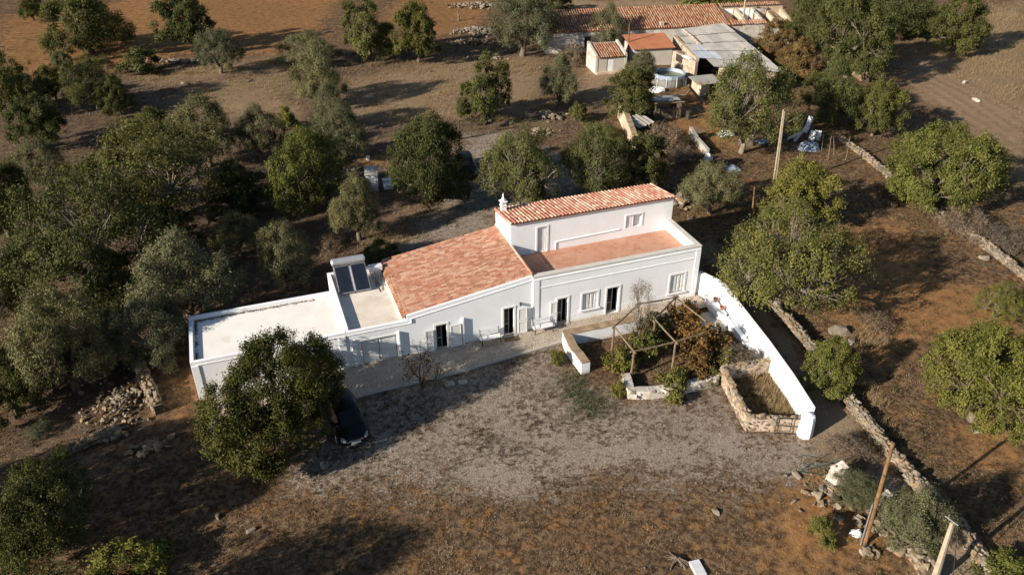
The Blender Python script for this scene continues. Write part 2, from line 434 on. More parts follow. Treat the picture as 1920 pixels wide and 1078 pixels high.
ZONES = {
 'gravel': [[(520, 905), (600, 800), (640, 757), (870, 700), (1010, 655), (1050, 640), (1075, 710), (1170, 750), (1345, 722), (1395, 812), (1520, 818), (1560, 845), (1510, 890), (1300, 905), (1100, 895), (850, 915), (680, 905)],
            [(715, 475), (785, 425), (835, 390), (865, 340), (868, 255), (940, 250), (1005, 275), (1085, 300), (1070, 360), (950, 405), (930, 440), (800, 470)]],
 'lane': [[(1316, 470), (1400, 560), (1530, 765), (1524, 815), (1545, 850), (1610, 835), (1610, 790), (1590, 765), (1470, 610), (1400, 530), (1330, 445)],
          [(1690, 985), (1740, 1100), (1900, 1110), (1780, 985), (1640, 850), (1560, 845)]],
 'orange': [[(1240, 190), (1300, 165), (1335, 185), (1350, 230), (1450, 280), (1330, 285), (1260, 250)],
            [(0, 30), (300, -10), (640, -10), (600, 60), (520, 105), (350, 100), (200, 140), (60, 150), (0, 130)],
            [(700, 40), (750, -10), (930, -10), (900, 55), (800, 75)],
            [(1600, 430), (1680, 400), (1790, 520), (1930, 570), (1930, 720), (1740, 640), (1660, 700), (1530, 580)],
            [(1480, 880), (1600, 900), (1690, 1000), (1700, 1090), (1400, 1090), (1440, 960)],
            [(270, 680), (360, 690), (380, 780), (300, 790)],
            [(640, 285), (735, 280), (735, 310), (660, 315)],
            [(1780, 830), (1930, 790), (1930, 900), (1850, 900)]],
 'tan': [[(1680, 120), (1760, 110), (1930, 230), (1930, 350), (1830, 260), (1720, 180)],
         [(1030, 0), (1330, 0), (1320, 14), (1060, 20)],
         [(1090, 130), (1190, 130), (1180, 215), (1095, 200)],
         [(720, 415), (780, 400), (760, 460), (700, 470)]],
 'straw': [[(1680, 80), (1760, 40), (1930, 0), (1930, 240), (1780, 130)],
           [(240, 145), (400, 120), (560, 105), (540, 130), (380, 150), (260, 158)],
           [(640, 150), (860, 110), (1020, 110), (1010, 230), (880, 220), (640, 230)],
           [(540, 130), (560, 260), (420, 210), (300, 190), (420, 150)]],
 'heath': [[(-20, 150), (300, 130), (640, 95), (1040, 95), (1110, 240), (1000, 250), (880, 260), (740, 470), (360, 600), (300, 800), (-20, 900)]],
 'plough': [[(0, 20), (300, -20), (660, -20), (600, 60), (520, 105), (350, 100), (200, 140), (60, 150), (0, 140)], [(700, 40), (750, -20), (930, -20), (900, 55), (800, 75)]],
 'track': [[(1690, 110), (1760, 110), (1930, 230), (1930, 370), (1830, 290), (1700, 200)]],
 'dark': [[(880, 930), (1400, 905), (1500, 1090), (850, 1090)], [(300, 780), (640, 880), (850, 930), (850, 1090), (250, 1090)]],
}
WARPX = (vnoise(PX, PY, 5.0, 3) - 0.5) * 3.0 + (vnoise(PX, PY, 1.6, 4) - 0.5) * 1.6
WARPY = (vnoise(PX, PY, 5.0, 5) - 0.5) * 3.0 + (vnoise(PX, PY, 1.6, 6) - 0.5) * 1.6
def zone_mask(name, x, y, soft):
    m = np.zeros(x.shape)
    for poly in ZONES[name]:
        pw = gp(poly)
        pa = np.array(pw)
        near = (x > pa[:, 0].min() - 6) & (x < pa[:, 0].max() + 6) & (y > pa[:, 1].min() - 6) & (y < pa[:, 1].max() + 6)
        if near.any():
            d = polydist(x[near], y[near], pw)
            m[near] = np.maximum(m[near], np.clip(d / soft * 0.5 + 0.5, 0, 1))
    return m
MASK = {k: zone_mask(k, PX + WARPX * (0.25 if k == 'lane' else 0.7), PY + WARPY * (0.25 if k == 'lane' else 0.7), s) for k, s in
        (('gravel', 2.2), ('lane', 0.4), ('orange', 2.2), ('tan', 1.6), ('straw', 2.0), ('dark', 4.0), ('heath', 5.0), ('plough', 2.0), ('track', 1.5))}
def arcs(x, y):
    m_ = np.zeros(x.shape)
    for off in (0, 26, 62, 90):
        pw = gp([(600, 935 + off * .4), (760, 905 + off * .6), (950, 872 + off * .5), (1130, 845 + off * .3), (1300, 830 + off * .25), (1420, 828 + off * .25), (1560, 840 + off * .1)])
        dmin = np.full(x.shape, 1e9)
        for (x1, y1), (x2, y2) in zip(pw[:-1], pw[1:]):
            dx, dy = x2 - x1, y2 - y1
            t = np.clip(((x - x1) * dx + (y - y1) * dy) / (dx * dx + dy * dy), 0, 1)
            dmin = np.minimum(dmin, np.hypot(x - x1 - t * dx, y - y1 - t * dy))
        m_ = np.maximum(m_, np.clip(1 - dmin / .55, 0, 1))
    return m_
MASK['ruts'] = arcs(PX + WARPX * .12, PY + WARPY * .12)
flat = np.clip((np.hypot(PX - 3, PY - 42) - 18) / 14, 0, 1)
GZ = (vnoise(PX, PY, 9, 11) - 0.5) * 0.28 * flat + (vnoise(PX, PY, 2.3, 12) - 0.5) * 0.07 + (vnoise(PX, PY, 0.9, 13) - 0.5) * 0.05 * (1 - MASK['gravel'] * 0.7)
GZ -= 0.035
in_house = inpoly(PX, PY, [tuple(HW(u, v)[:2]) for u, v in ((-33, -3.1), (0.4, -2.2), (0.4, 7.6), (-33, 7.6))])
GZ = np.where(in_house, -0.06, GZ)
nxg, nyg = len(gx), len(gy)
idx = np.arange(nxg * nyg).reshape(nyg, nxg)
GF = np.stack([idx[:-1, :-1].ravel(), idx[:-1, 1:].ravel(), idx[1:, 1:].ravel(), idx[1:, :-1].ravel()], 1)

m, nt, out = new_mat('ground')
pos = N(nt, 'ShaderNodeNewGeometry').outputs['Position']
def attr(n): return N(nt, 'ShaderNodeAttribute', attribute_name=n).outputs['Fac']
nbig, nmid, nfine, nspk = noise(nt, pos, 0.22, 4), noise(nt, pos, 1.3, 5, 0.65), noise(nt, pos, 6.0, 5, 0.7), noise(nt, pos, 19.0, 3, 0.7)
col = ramp(nt, nmid, [(0.30, (0.092, 0.060, 0.037)), (0.50, (0.168, 0.114, 0.068)), (0.68, (0.250, 0.178, 0.110))])
col = mixc(nt, ramp(nt, nbig, [(0.5, (0, 0, 0)), (0.72, (0.8, 0.8, 0.8))]), col, (0.205, 0.125, 0.068))
opat = mth(nt, 'MULTIPLY', ramp(nt, noise(nt, pos, 1.0, 5, 0.68), [(0.53, (0, 0, 0)), (0.62, (1, 1, 1))]), 0.7)
col = mixc(nt, opat, col, (0.31, 0.16, 0.062))
dpat = ramp(nt, noise(nt, pos, 3.2, 4, 0.7), [(0.43, (0.32, 0.30, 0.31)), (0.55, (1, 1, 1))])
col = mixc(nt, 0.85, col, dpat, 'MULTIPLY')
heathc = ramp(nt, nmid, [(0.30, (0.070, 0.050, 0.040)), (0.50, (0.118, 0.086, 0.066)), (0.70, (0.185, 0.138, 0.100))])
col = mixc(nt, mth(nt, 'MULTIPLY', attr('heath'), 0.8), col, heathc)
strawc = ramp(nt, nfine, [(0.3, (0.20, 0.140, 0.082)), (0.7, (0.37, 0.275, 0.165))])
col = mixc(nt, mth(nt, 'MULTIPLY', attr('straw'), 0.75), col, strawc)
orangec = ramp(nt, nmid, [(0.3, (0.20, 0.100, 0.040)), (0.7, (0.37, 0.205, 0.088))])
thr = mth(nt, 'ADD', mth(nt, 'MULTIPLY', attr('orange'), 1.0), mth(nt, 'MULTIPLY', mth(nt, 'SUBTRACT', nmid, 0.5), 2.2))
col = mixc(nt, ramp(nt, thr, [(0.35, (0, 0, 0)), (0.90, (0.88, 0.88, 0.88))]), col, orangec)
tanc = ramp(nt, nmid, [(0.3, (0.23, 0.155, 0.095)), (0.7, (0.34, 0.25, 0.16))])
col = mixc(nt, mth(nt, 'MULTIPLY', attr('tan'), 0.85), col, tanc)
gravc = ramp(nt, nspk, [(0.25, (0.175, 0.148, 0.12)), (0.5, (0.285, 0.245, 0.200)), (0.75, (0.375, 0.325, 0.272))])
gn = mth(nt, 'ADD', mth(nt, 'MULTIPLY', mth(nt, 'SUBTRACT', nmid, 0.5), 1.5), mth(nt, 'MULTIPLY', mth(nt, 'SUBTRACT', nfine, 0.5), 1.6))
weeds = mth(nt, 'SUBTRACT', mth(nt, 'MULTIPLY', attr('gravel'), 1.15), gn)
col = mixc(nt, ramp(nt, weeds, [(0.35, (0, 0, 0)), (0.75, (1, 1, 1))]), col, gravc)
clump = mth(nt, 'MULTIPLY', ramp(nt, mth(nt, 'SUBTRACT', noise(nt, pos, 2.6, 5, 0.72), mth(nt, 'MULTIPLY', attr('ruts'), 0.10)), [(0.485, (0, 0, 0)), (0.545, (1, 1, 1))]), ramp(nt, noise(nt, pos, 0.5, 3), [(0.36, (0.35, 0.35, 0.35)), (0.58, (1, 1, 1))]))
col = mixc(nt, mth(nt, 'MULTIPLY', clump, mth(nt, 'MULTIPLY', attr('gravel'), 0.8)), col, ramp(nt, nfine, [(0.35, (0.060, 0.040, 0.030)), (0.7, (0.125, 0.088, 0.062))]))
lanec = ramp(nt, nfine, [(0.3, (0.23, 0.175, 0.12)), (0.7, (0.33, 0.26, 0.185))])
col = mixc(nt, attr('lane'), col, lanec)
def furrows(angle, freq, name, strength):
    mp = N(nt, 'ShaderNodeMapping'); mp.inputs['Rotation'].default_value = (0, 0, angle); nt.links.new(pos, mp.inputs['Vector'])
    wv = N(nt, 'ShaderNodeTexWave'); wv.bands_direction = 'Y'
    wv.inputs['Scale'].default_value = freq; wv.inputs['Distortion'].default_value = 9.0; wv.inputs['Detail'].default_value = 3.0; wv.inputs['Detail Scale'].default_value = 0.35
    nt.links.new(mp.outputs[0], wv.inputs['Vector'])
    return mth(nt, 'MULTIPLY', wv.outputs['Fac'], mth(nt, 'MULTIPLY', attr(name), strength))
fur = mth(nt, 'ADD', furrows(math.radians(-8), 0.34, 'plough', 0.7), furrows(math.radians(88), 0.20, 'track', 0.4))
col = mixc(nt, mth(nt, 'MULTIPLY', fur, 0.75), col, mixc(nt, 1.0, col, (0.50, 0.46, 0.44), 'MULTIPLY'))
nvf = noise(nt, pos, 34.0, 3, 0.75)
speck = ramp(nt, nspk, [(0.34, (0.42, 0.41, 0.40)), (0.52, (1, 1, 1)), (0.68, (1.75, 1.62, 1.40))])
col = mixc(nt, 0.6, col, speck, 'MULTIPLY')
col = mixc(nt, 0.5, col, ramp(nt, nvf, [(0.36, (0.55, 0.55, 0.55)), (0.50, (1, 1, 1)), (0.66, (1.6, 1.5, 1.35))]), 'MULTIPLY')
col = mixc(nt, mth(nt, 'MULTIPLY', attr('dark'), 0.0), col, mixc(nt, 1.0, col, (0.62, 0.60, 0.60), 'MULTIPLY'))
hmix = mth(nt, 'ADD', mth(nt, 'MULTIPLY', nfine, 0.8), mth(nt, 'MULTIPLY', nspk, 0.5))
principled(nt, out, col, 0.95, 0.08, 0.0, bumpn(nt, hmix, 0.9, 0.10))

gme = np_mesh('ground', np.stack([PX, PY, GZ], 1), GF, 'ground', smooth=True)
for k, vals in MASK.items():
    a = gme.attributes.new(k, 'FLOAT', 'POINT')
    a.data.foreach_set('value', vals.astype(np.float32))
ground = structure(link_mesh('ground', gme))
_ix = lambda x: np.clip(np.searchsorted(gx, x) - 1, 0, nxg - 2)
def gz(x, y):
    i, j = np.clip(np.searchsorted(gx, x), 0, nxg - 1), np.clip(np.searchsorted(gy, y), 0, nyg - 1)
    return GZ[j * nxg + i]
def at_ground(x, y, dz=0.0):
    p = G(x, y); p.z = float(gz(p.x, p.y)) + dz; return p

# ------------------------------------------------------------------ cobbled path before the house
m, nt, out = new_mat('cobble')
pos = N(nt, 'ShaderNodeNewGeometry').outputs['Position']
vor = N(nt, 'ShaderNodeTexVoronoi'); vor.inputs['Scale'].default_value = 8.0
nt.links.new(pos, vor.inputs['Vector'])
vore = N(nt, 'ShaderNodeTexVoronoi', feature='DISTANCE_TO_EDGE'); vore.inputs['Scale'].default_value = 8.0
nt.links.new(pos, vore.inputs['Vector'])
cc = mixc(nt, mth(nt, 'MULTIPLY', vor.outputs['Color'], 0.8), (0.43, 0.37, 0.295), (0.60, 0.53, 0.44))
cc = mixc(nt, ramp(nt, noise(nt, pos, 0.9, 5), [(0.45, (0, 0, 0)), (0.75, (0.7, 0.7, 0.7))]), cc, (0.27, 0.22, 0.17))
cc = mixc(nt, ramp(nt, vore.outputs['Distance'], [(0.02, (1, 1, 1)), (0.10, (0, 0, 0))]), cc, (0.25, 0.20, 0.15))
principled(nt, out, cc, 0.9, 0.15, 0.0, bumpn(nt, ramp(nt, vore.outputs['Distance'], [(0.0, (0, 0, 0)), (0.15, (1, 1, 1))]), 0.7, 0.03))
pathpts = [(-32.5, -2.6), (-25.1, -2.85), (-17.6, -2.55), (-12.1, -1.95), (-10.5, -1.7), (-5.0, -1.6), (0.3, -1.5)]
mb = MB()
for (u0, v0), (u1, v1) in zip(pathpts[:-1], pathpts[1:]):
    mb.quad(HW(u0, v0, 0.05), HW(u1, v1, 0.05), HW(u1, 0.1, 0.07), HW(u0, 0.1, 0.07))
structure(mb.build('path', 'cobble'))
mb = MB()
for (u0, v0), (u1, v1) in zip(pathpts[:4], pathpts[1:5]):
    mb.hexa([HW(u0, v0 - 0.12, -0.2), HW(u1, v1 - 0.12, -0.2), HW(u1, v1 - 0.002, -0.2), HW(u0, v0 - 0.002, -0.2)],
            [HW(u0, v0 - 0.12, 0.075), HW(u1, v1 - 0.12, 0.075), HW(u1, v1 - 0.002, 0.075), HW(u0, v0 - 0.002, 0.075)])
structure(mb.build('kerb', 'concrete'))

# ------------------------------------------------------------------ loose stones, shared shapes
def stone_mesh(seed, mat, flatten=0.7):
    r = random.Random(seed)
    bm = bmesh.new()
    for i in range(15):
        d = Vector((r.gauss(0, 1), r.gauss(0, 1), r.gauss(0, 1))).normalized()
        d = Vector((max(-0.78, min(0.78, d.x * 1.1)), max(-0.78, min(0.78, d.y * 1.1)), max(-0.8, min(0.8, d.z * 1.2))))
        bm.verts.new(d * r.uniform(0.85, 1.05) * 0.62)
    bmesh.ops.convex_hull(bm, input=bm.verts)
    bm.verts.ensure_lookup_table()
    loose = [v for v in bm.verts if not v.link_faces]
    bmesh.ops.delete(bm, geom=loose, context='VERTS')
    bmesh.ops.scale(bm, vec=(1.1, 0.9, flatten), verts=bm.verts)
    bmesh.ops.recalc_face_normals(bm, faces=bm.faces)
    me = bpy.data.meshes.new('stone')
    bm.to_mesh(me); bm.free()
    me.materials.append(MATS[mat])
    return me
STONES = {k: [stone_mesh(i + 40, k) for i in range(8)] for k in ('stone', 'stone_ochre', 'stone_white')}
def baked(items, name, mat, parent):
    """items: (mesh, Matrix) joined into one stuff part"""
    V, F = [], []
    for me, M in items:
        n = len(V)
        V += [tuple(M @ v.co) for v in me.vertices]
        F += [tuple(n + i for i in p.vertices) for p in me.polygons]
    mb = MB(); mb.v, mb.f = V, F
    o = mb.build(name, mat, parent)
    o['kind'] = 'stuff'
    return o
def put_stones(parent, items, mats, limit, seed):
    """items in the parent's space: (loc, size, rz). The largest in view become parts of their own"""
    r = random.Random(seed)
    base = parent.matrix_basis
    order = sorted(items, key=lambda it: (base @ Vector(it[0]) - Vector((0, 0, HCAM))).length / it[1])
    rest = {}
    for k, (loc, size, rz) in enumerate(order):
        mk = r.choice(mats)
        me = r.choice(STONES[mk])
        rot = (r.uniform(-0.4, 0.4), r.uniform(-0.4, 0.4), rz + r.uniform(-0.5, 0.5))
        scl = (size * r.uniform(0.85, 1.35), size * r.uniform(0.75, 1.1), size * r.uniform(0.7, 1.05))
        if k < limit:
            link_mesh('stone', me, parent, loc, rot, scl)
        else:
            rest.setdefault(mk, []).append((me, Matrix.LocRotScale(Vector(loc), Euler(rot), Vector(scl))))
    for mk, it in rest.items(): baked(it, 'small_stones', mk, parent)
def resample(pts, step):
    out_ = []
    for a, b in zip(pts[:-1], pts[1:]):
        n = max(1, int((b - a).length / step))
        out_ += [a.lerp(b, i / n) for i in range(n)]
    return out_ + [pts[-1]]
def stone_wall(label, pix, height, width, mats=('stone', 'stone_ochre'), size=0.34, limit=220, seed=1, cat='stone wall', core='wall_core', hvar=0.25, name='stone_wall', world=False, sides=True, proud=0.02):
    pts = [Vector(p) for p in pix] if world else [at_ground(*p) for p in pix]
    pts = [Vector((p.x, p.y, 0)) for p in pts]
    r = random.Random(seed)
    root = empty(name, pts[0], 0, label, cat)
    o = pts[0]
    line = resample(pts, size * 0.9)
    hs = [height * (1 + hvar * (vnoise(np.array([p.x * 1.0]), np.array([p.y]), 2.5, seed + 7)[0] - 0.5) * 2) for p in line]
    mb = MB()
    nrm = []
    for i, p in enumerate(line):
        d = (line[min(i + 1, len(line) - 1)] - line[max(i - 1, 0)]).normalized()
        nrm.append(Vector((-d.y, d.x, 0)))
    n0 = 0
    w = width / 2 - 0.06
    for i, p in enumerate(line):
        q, n, h = p - o, nrm[i], hs[i] - 0.10
        mb.v += [tuple(q + n * w * 1.1 + Vector((0, 0, -0.2))), tuple(q + n * w + Vector((0, 0, h))), tuple(q - n * w + Vector((0, 0, h))), tuple(q - n * w * 1.1 + Vector((0, 0, -0.2)))]
        if i:
            b = (i - 1) * 4
            for j in range(3): mb.f.append((b + j, b + 4 + j, b + 5 + j, b + 1 + j))
    mb.f.append((0, 1, 2, 3)); b = (len(line) - 1) * 4; mb.f.append((b + 3, b + 2, b + 1, b))
    mb.build('core', core, root)
    items = []
    for i, p in enumerate(line[:-1]):
        n, h = nrm[i], hs[i]
        rz = math.atan2(-n.x, n.y)
        q = p - o
        z = size * 0.35
        while sides and z < h - size * 0.3:
            for sgn in (-1, 1):
                s_ = size * r.uniform(0.75, 1.3)
                items.append((tuple(q + n * sgn * (w + proud) + Vector((r.uniform(-.05, .05), r.uniform(-.05, .05), z + r.uniform(-.06, .06)))), s_, rz))
            z += size * 0.72
        for off in ((-0.55, 0.55) if width > 0.5 else (0,)):
            items.append((tuple(q + n * off * w + Vector((r.uniform(-.06, .06), r.uniform(-.06, .06), h - 0.06 + r.uniform(-.05, .08)))), size * r.uniform(0.8, 1.35), rz))
    put_stones(root, items, mats, limit, seed)
    return root
def rubble(label, cx, cy, rx, ry, n, size, mats, seed, height=0.5, limit=120, rz=0.0):
    c = at_ground(cx, cy)
    c.z = 0
    root = empty('rubble_pile', c, rz, label, 'rubble pile')
    r = random.Random(seed)
    items = []
    for i in range(n):
        a, q = r.uniform(0, 6.283), abs(r.gauss(0, 0.55))
        x, y = math.cos(a) * q * rx, math.sin(a) * q * ry
        z = max(0, height * (1 - q)) * r.uniform(0.5, 1.0)
        items.append(((x, y, z + size * 0.15), size * r.uniform(0.5, 1.5), r.uniform(0, 6)))
    put_stones(root, items, mats, limit, seed)
    return root
# ------------------------------------------------------------------ the white farmhouse
house = empty('white_farmhouse', R0, HA, 'long white farmhouse with terracotta roofs, flat roofs and a roof terrace', 'house')
def facade(u0, u1, zt0, zt1, v, openings, thick=0.35, zb=-0.3):
    """front wall with real openings; top edge runs from zt0 to zt1"""
    mb = MB()
    us = sorted({u0, u1} | {o[0] for o in openings} | {o[1] for o in openings})
    top = lambda u: zt0 + (zt1 - zt0) * (u - u0) / (u1 - u0)
    w = v + thick
    for a, b in zip(us[:-1], us[1:]):
        hole = next((o for o in openings if o[0] <= a + 1e-6 and o[1] >= b - 1e-6), None)
        spans = [(zb, zb, top(a), top(b))] if not hole else [(zb, zb, hole[2], hole[2]), (hole[3], hole[3], top(a), top(b))]
        for z0a, z0b, z1a, z1b in spans:
            mb.quad((a, v, z0a), (b, v, z0b), (b, v, z1b), (a, v, z1a))
            mb.quad((b, w, z0b), (a, w, z0a), (a, w, z1a), (b, w, z1b))
        if hole:
            z0, z1 = hole[2], hole[3]
            mb.quad((a, v, z0), (a, w, z0), (b, w, z0), (b, v, z0))
            mb.quad((a, v, z1), (b, v, z1), (b, w, z1), (a, w, z1))
            mb.quad((a, v, z0), (a, v, z1), (a, w, z1), (a, w, z0))
            mb.quad((b, v, z0), (b, w, z0), (b, w, z1), (b, v, z1))
        mb.quad((a, v, top(a)), (b, v, top(b)), (b, w, top(b)), (a, w, top(a)))
    mb.quad((u0, w, zb), (u0, v, zb), (u0, v, zt0), (u0, w, zt0))
    mb.quad((u1, v, zb), (u1, w, zb), (u1, w, zt1), (u1, v, zt1))
    return mb
HB = lambda name, mat, *boxes, bevel=0.0, parent=house: [b_ for b_ in [MB()] if [b_.box(*q) for q in boxes]][0].build(name, mat, parent, bevel=bevel)

DOORS_C = [(-6.85, -5.96, 0.08, 2.11), (-10.39, -9.67, 0.06, 2.05)]
WINS_C = [(-8.63, -7.54, 0.82, 2.06), (-2.11, -1.03, 0.70, 2.13)]
DOORS_B = [(-14.08, -13.39, 0.06, 2.09), (-18.56, -17.85, 0.06, 1.85)]
DOORS_A2 = [(-23.2, -21.05, 0.06, 1.80)]
DOORS_A1 = [(-29.6, -28.7, 0.06, 1.90), (-26.6, -25.7, 0.06, 1.85)]
facade(-12.15, 0, 4.03, 4.03, 0, DOORS_C + WINS_C).build('wall', 'limewash', house)
facade(-20.3, -12.152, 2.98, 4.13, 0.05, DOORS_B, 0.14).build('wall', 'limewash', house)
facade(-24.05, -20.302, 2.62, 2.62, 0.052, DOORS_A2, 0.2).build('wall', 'limewash', house)
facade(-32.8, -24.052, 2.64, 2.64, 0.05, DOORS_A1, 0.2).build('wall', 'limewash', house)
# side and back walls
HB('wall', 'limewash', (-0.35, 0, 0.352, 7.2, -0.3, 4.03))
HB('wall', 'limewash', (-12.15, -0.352, 6.9, 7.2, -0.3, 3.2), (-20.3, -12.152, 6.85, 7.15, -0.3, 2.9), (-24.05, -20.302, 6.9, 7.15, -0.3, 2.75))
HB('wall', 'limewash', (-12.45, -12.152, 0.2, 6.848, -0.3, 3.9))
HB('wall', 'limewash', (-32.8, -32.60, 0.252, 5.0, -0.3, 2.66), (-32.598, -24.052, 4.80, 5.0, -0.3, 2.662))
HB('wall', 'limewash', (-24.05, -23.84, 0.254, 7.15, -0.3, 2.76))
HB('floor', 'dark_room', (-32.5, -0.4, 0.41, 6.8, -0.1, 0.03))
# flat roofs and the terrace
HB('flat_roof', 'roof_coat', (-32.598, -24.052, 0.252, 4.798, 2.2, 2.43))
HB('flat_roof', 'roof_coat_tan', (-23.838, -20.302, 0.254, 6.898, 2.15, 2.40))
HB('ledge', 'limewash', (-20.52, -20.304, 0.26, 6.89, 2.402, 2.60))
terr = HB('terrace_floor', 'terrace_base', (-12.15, -0.352, 0.352, 4.098, 3.0, 3.29))
m, nt, out = new_mat('terrace_tile')
pos = N(nt, 'ShaderNodeTexCoord').outputs['Object']
br = N(nt, 'ShaderNodeTexBrick'); br.offset = 0.5
br.inputs['Scale'].default_value = 1.0
br.inputs['Brick Width'].default_value = 0.30; br.inputs['Row Height'].default_value = 0.30; br.inputs['Mortar Size'].default_value = 0.012
br.inputs['Color1'].default_value = (0.40, 0.185, 0.115, 1); br.inputs['Color2'].default_value = (0.50, 0.26, 0.17, 1); br.inputs['Mortar'].default_value = (0.44, 0.30, 0.22, 1)
nt.links.new(pos, br.inputs['Vector'])
tcol = mixc(nt, ramp(nt, noise(nt, pos, 0.8, 5), [(0.42, (0, 0, 0)), (0.75, (0.7, 0.7, 0.7))]), br.outputs['Color'], (0.52, 0.32, 0.23))
principled(nt, out, tcol, 0.8, 0.2, 0.0, bumpn(nt, br.outputs['Fac'], 0.3, 0.01))
mb = MB(); mb.quad((-12.14, 0.36, 3.296), (-0.36, 0.36, 3.296), (-0.36, 4.09, 3.296), (-12.14, 4.09, 3.296)); mb.build('tile_paving', 'terrace_tile', terr)
# coping stones round the terrace
HB('coping', 'coping_grey', (-12.15, 0.03, -0.04, 0.37, 4.032, 4.07), (-0.37, 0.03, 0.372, 4.09, 4.032, 4.07))
# upper storey
UW = 4.1
wu = facade(-12.15, 0, 5.78, 5.78, UW, [(-10.24, -9.56, 3.32, 5.18), (-3.62, -2.42, 4.02, 4.93)], 0.3, 3.29)
wu.build('wall', 'limewash', house)
mb = MB()
for a, b in ((-12.15, -11.85), (-0.302, -0.002)):
    mb.hexa([(a, UW + .302, 3.3), (b, UW + .302, 3.3), (b, 7.2, 3.3), (a, 7.2, 3.3)], [(a, UW + .302, 5.74), (b, UW + .302, 5.74), (b, 7.2, 5.28), (a, 7.2, 5.28)])
mb.box(-11.848, -0.304, 6.9, 7.198, 3.3, 5.26)
mb.build('wall', 'limewash', house)
# mouldings
def strip(mb, u0, z0, u1, z1, v, w=0.06, d=0.04):
    mb.hexa([(u0, v - d, z0 - w / 2), (u1, v - d, z1 - w / 2), (u1, v - 0.002, z1 - w / 2), (u0, v - 0.002, z0 - w / 2)],
            [(u0, v - d, z0 + w / 2), (u1, v - d, z1 + w / 2), (u1, v - 0.002, z1 + w / 2), (u0, v - 0.002, z0 + w / 2)])
def moulding(segs, v, w, d):
    for s_ in segs:
        mb = MB(); strip(mb, *s_, v, w, d); mb.build('moulding', 'limewash', house)
moulding([(-12.1, 3.80, -0.02, 3.80)], 0, 0.04, 0.04)
moulding([(-11.6, 3.18, -0.42, 3.18)], 0, 0.07, 0.03)
HB('pilaster', 'limewash', (-0.36, 0.0, -0.03, -0.002, -0.3, 3.74))
HB('pilaster', 'limewash', (-12.12, -11.70, -0.035, -0.002, -0.3, 3.74))
moulding([(-20.05, 2.72, -12.16, 3.82)], 0.05, 0.035, 0.035)
moulding([(-24.0, 2.40, -20.06, 2.40)], 0.052, 0.035, 0.035)
moulding([(-32.5, 2.40, -24.06, 2.40)], 0.05, 0.035, 0.035)
HB('moulding', 'limewash', (-20.08, -20.03, -0.012, 0.048, 2.425, 2.74))
moulding([(-11.6, 0.55, -10.6, 0.55), (-9.5, 0.55, -7.0, 0.55), (-5.8, 0.55, -0.42, 0.55)], 0, 0.03, 0.02)
HB('pilaster', 'limewash', (-32.78, -32.4, 0.0, 0.048, -0.3, 2.37))
HB('pilaster', 'limewash', (-24.5, -24.1, 0.0, 0.048, -0.3, 2.37))
HB('pilaster', 'limewash', (-23.75, -23.55, -0.03, 0.048, 0.07, 2.0))
moulding([(-8.9, 3.88, -4.1, 3.98)], UW, 0.06, 0.05)
HB('moulding', 'limewash', (-8.94, -8.86, UW - 0.05, UW - 0.002, 3.3, 3.84))
# door and window furniture
def frame(name, u0, u1, z0, z1, v, w=0.12, d=0.03, sill=False, parent=house, mat='trim_cream'):
    mb = MB()
    mb.box(u0 - w, u0, v - d, v + 0.05, z0, z1 + w)
    mb.box(u1, u1 + w, v - d, v + 0.05, z0, z1 + w)
    mb.box(u0, u1, v - d, v + 0.05, z1, z1 + w)
    if sill: mb.box(u0 - w - 0.08, u1 + w + 0.08, v - d - 0.07, v + 0.05, z0 - 0.11, z0)
    return mb.build(name, mat, parent)
def leaf(u0, u1, z0, z1, v, parent=house, name='shutter', panels=2):
    mb = MB(); mb.box(u0, u1, v, v + 0.045, z0, z1)
    o = mb.build(name, 'shutter', parent)
    h = (z1 - z0) / panels
    for i in range(panels):
        a, b = z0 + i * h + 0.07, z0 + (i + 1) * h - 0.07
        mb = MB()
        for q in ((u0 + .06, u1 - .06, a, a + .035), (u0 + .06, u1 - .06, b - .035, b), (u0 + .06, u0 + .095, a + .035, b - .035), (u1 - .095, u1 - .06, a + .035, b - .035)):
            mb.box(q[0], q[1], v - 0.02, v - 0.002, q[2], q[3])
        mb.build('panel_bead', 'shutter', o)
    return o
for (u0, u1, z0, z1) in DOORS_C: frame('door_frame', u0, u1, z0, z1, 0)
for (u0, u1, z0, z1) in WINS_C:
    w_ = frame('window_frame', u0, u1, z0, z1, 0, sill=True)
    n = 4
    for i in range(n):
        a = u0 + (u1 - u0) * i / n
        leaf(a + 0.015, a + (u1 - u0) / n - 0.015, z0 + 0.02, z1 - 0.02, 0.06, w_, 'shutter_leaf', 1)
for (u0, u1, z0, z1) in DOORS_B: frame('door_frame', u0, u1, z0, z1, 0.05)
for (u0, u1, z0, z1) in DOORS_A2 + DOORS_A1: frame('door_frame', u0, u1, z0, z1, 0.05, 0.10)
leaf(-10.98, -10.44, 0.08, 2.0, -0.14, name='door_leaf')
leaf(-13.22, -12.52, 0.08, 2.05, -0.16, name='door_leaf')
leaf(-19.30, -18.72, 0.08, 1.72, -0.11, name='door_leaf')
leaf(-17.70, -16.92, 0.08, 1.78, -0.11, name='door_leaf')
HB('moulding', 'limewash', (-16.86, -16.76, -0.10, 0.048, 0.07, 2.05))
HB('moulding', 'limewash', (-20.94, -20.86, -0.10, 0.048, 0.07, 2.0))
for a, b in ((-23.16, -22.15), (-22.12, -21.09)): leaf(a, b, 0.08, 1.78, 0.12, name='door_leaf')
for (u0, u1, z0, z1) in DOORS_A1: leaf(u0 + .02, u1 - .02, z0, z1 - .02, 0.12, name='door_leaf')
frame('door_frame', -10.24, -9.56, 3.32, 5.18, UW, 0.12)
leaf(-10.22, -9.58, 3.34, 5.16, UW + 0.06, name='door_leaf')
frame('window_frame', -3.62, -2.42, 4.02, 4.93, UW, 0.10)
leaf(-3.60, -3.0, 4.03, 4.92, UW + 0.03, name='shutter', panels=1)
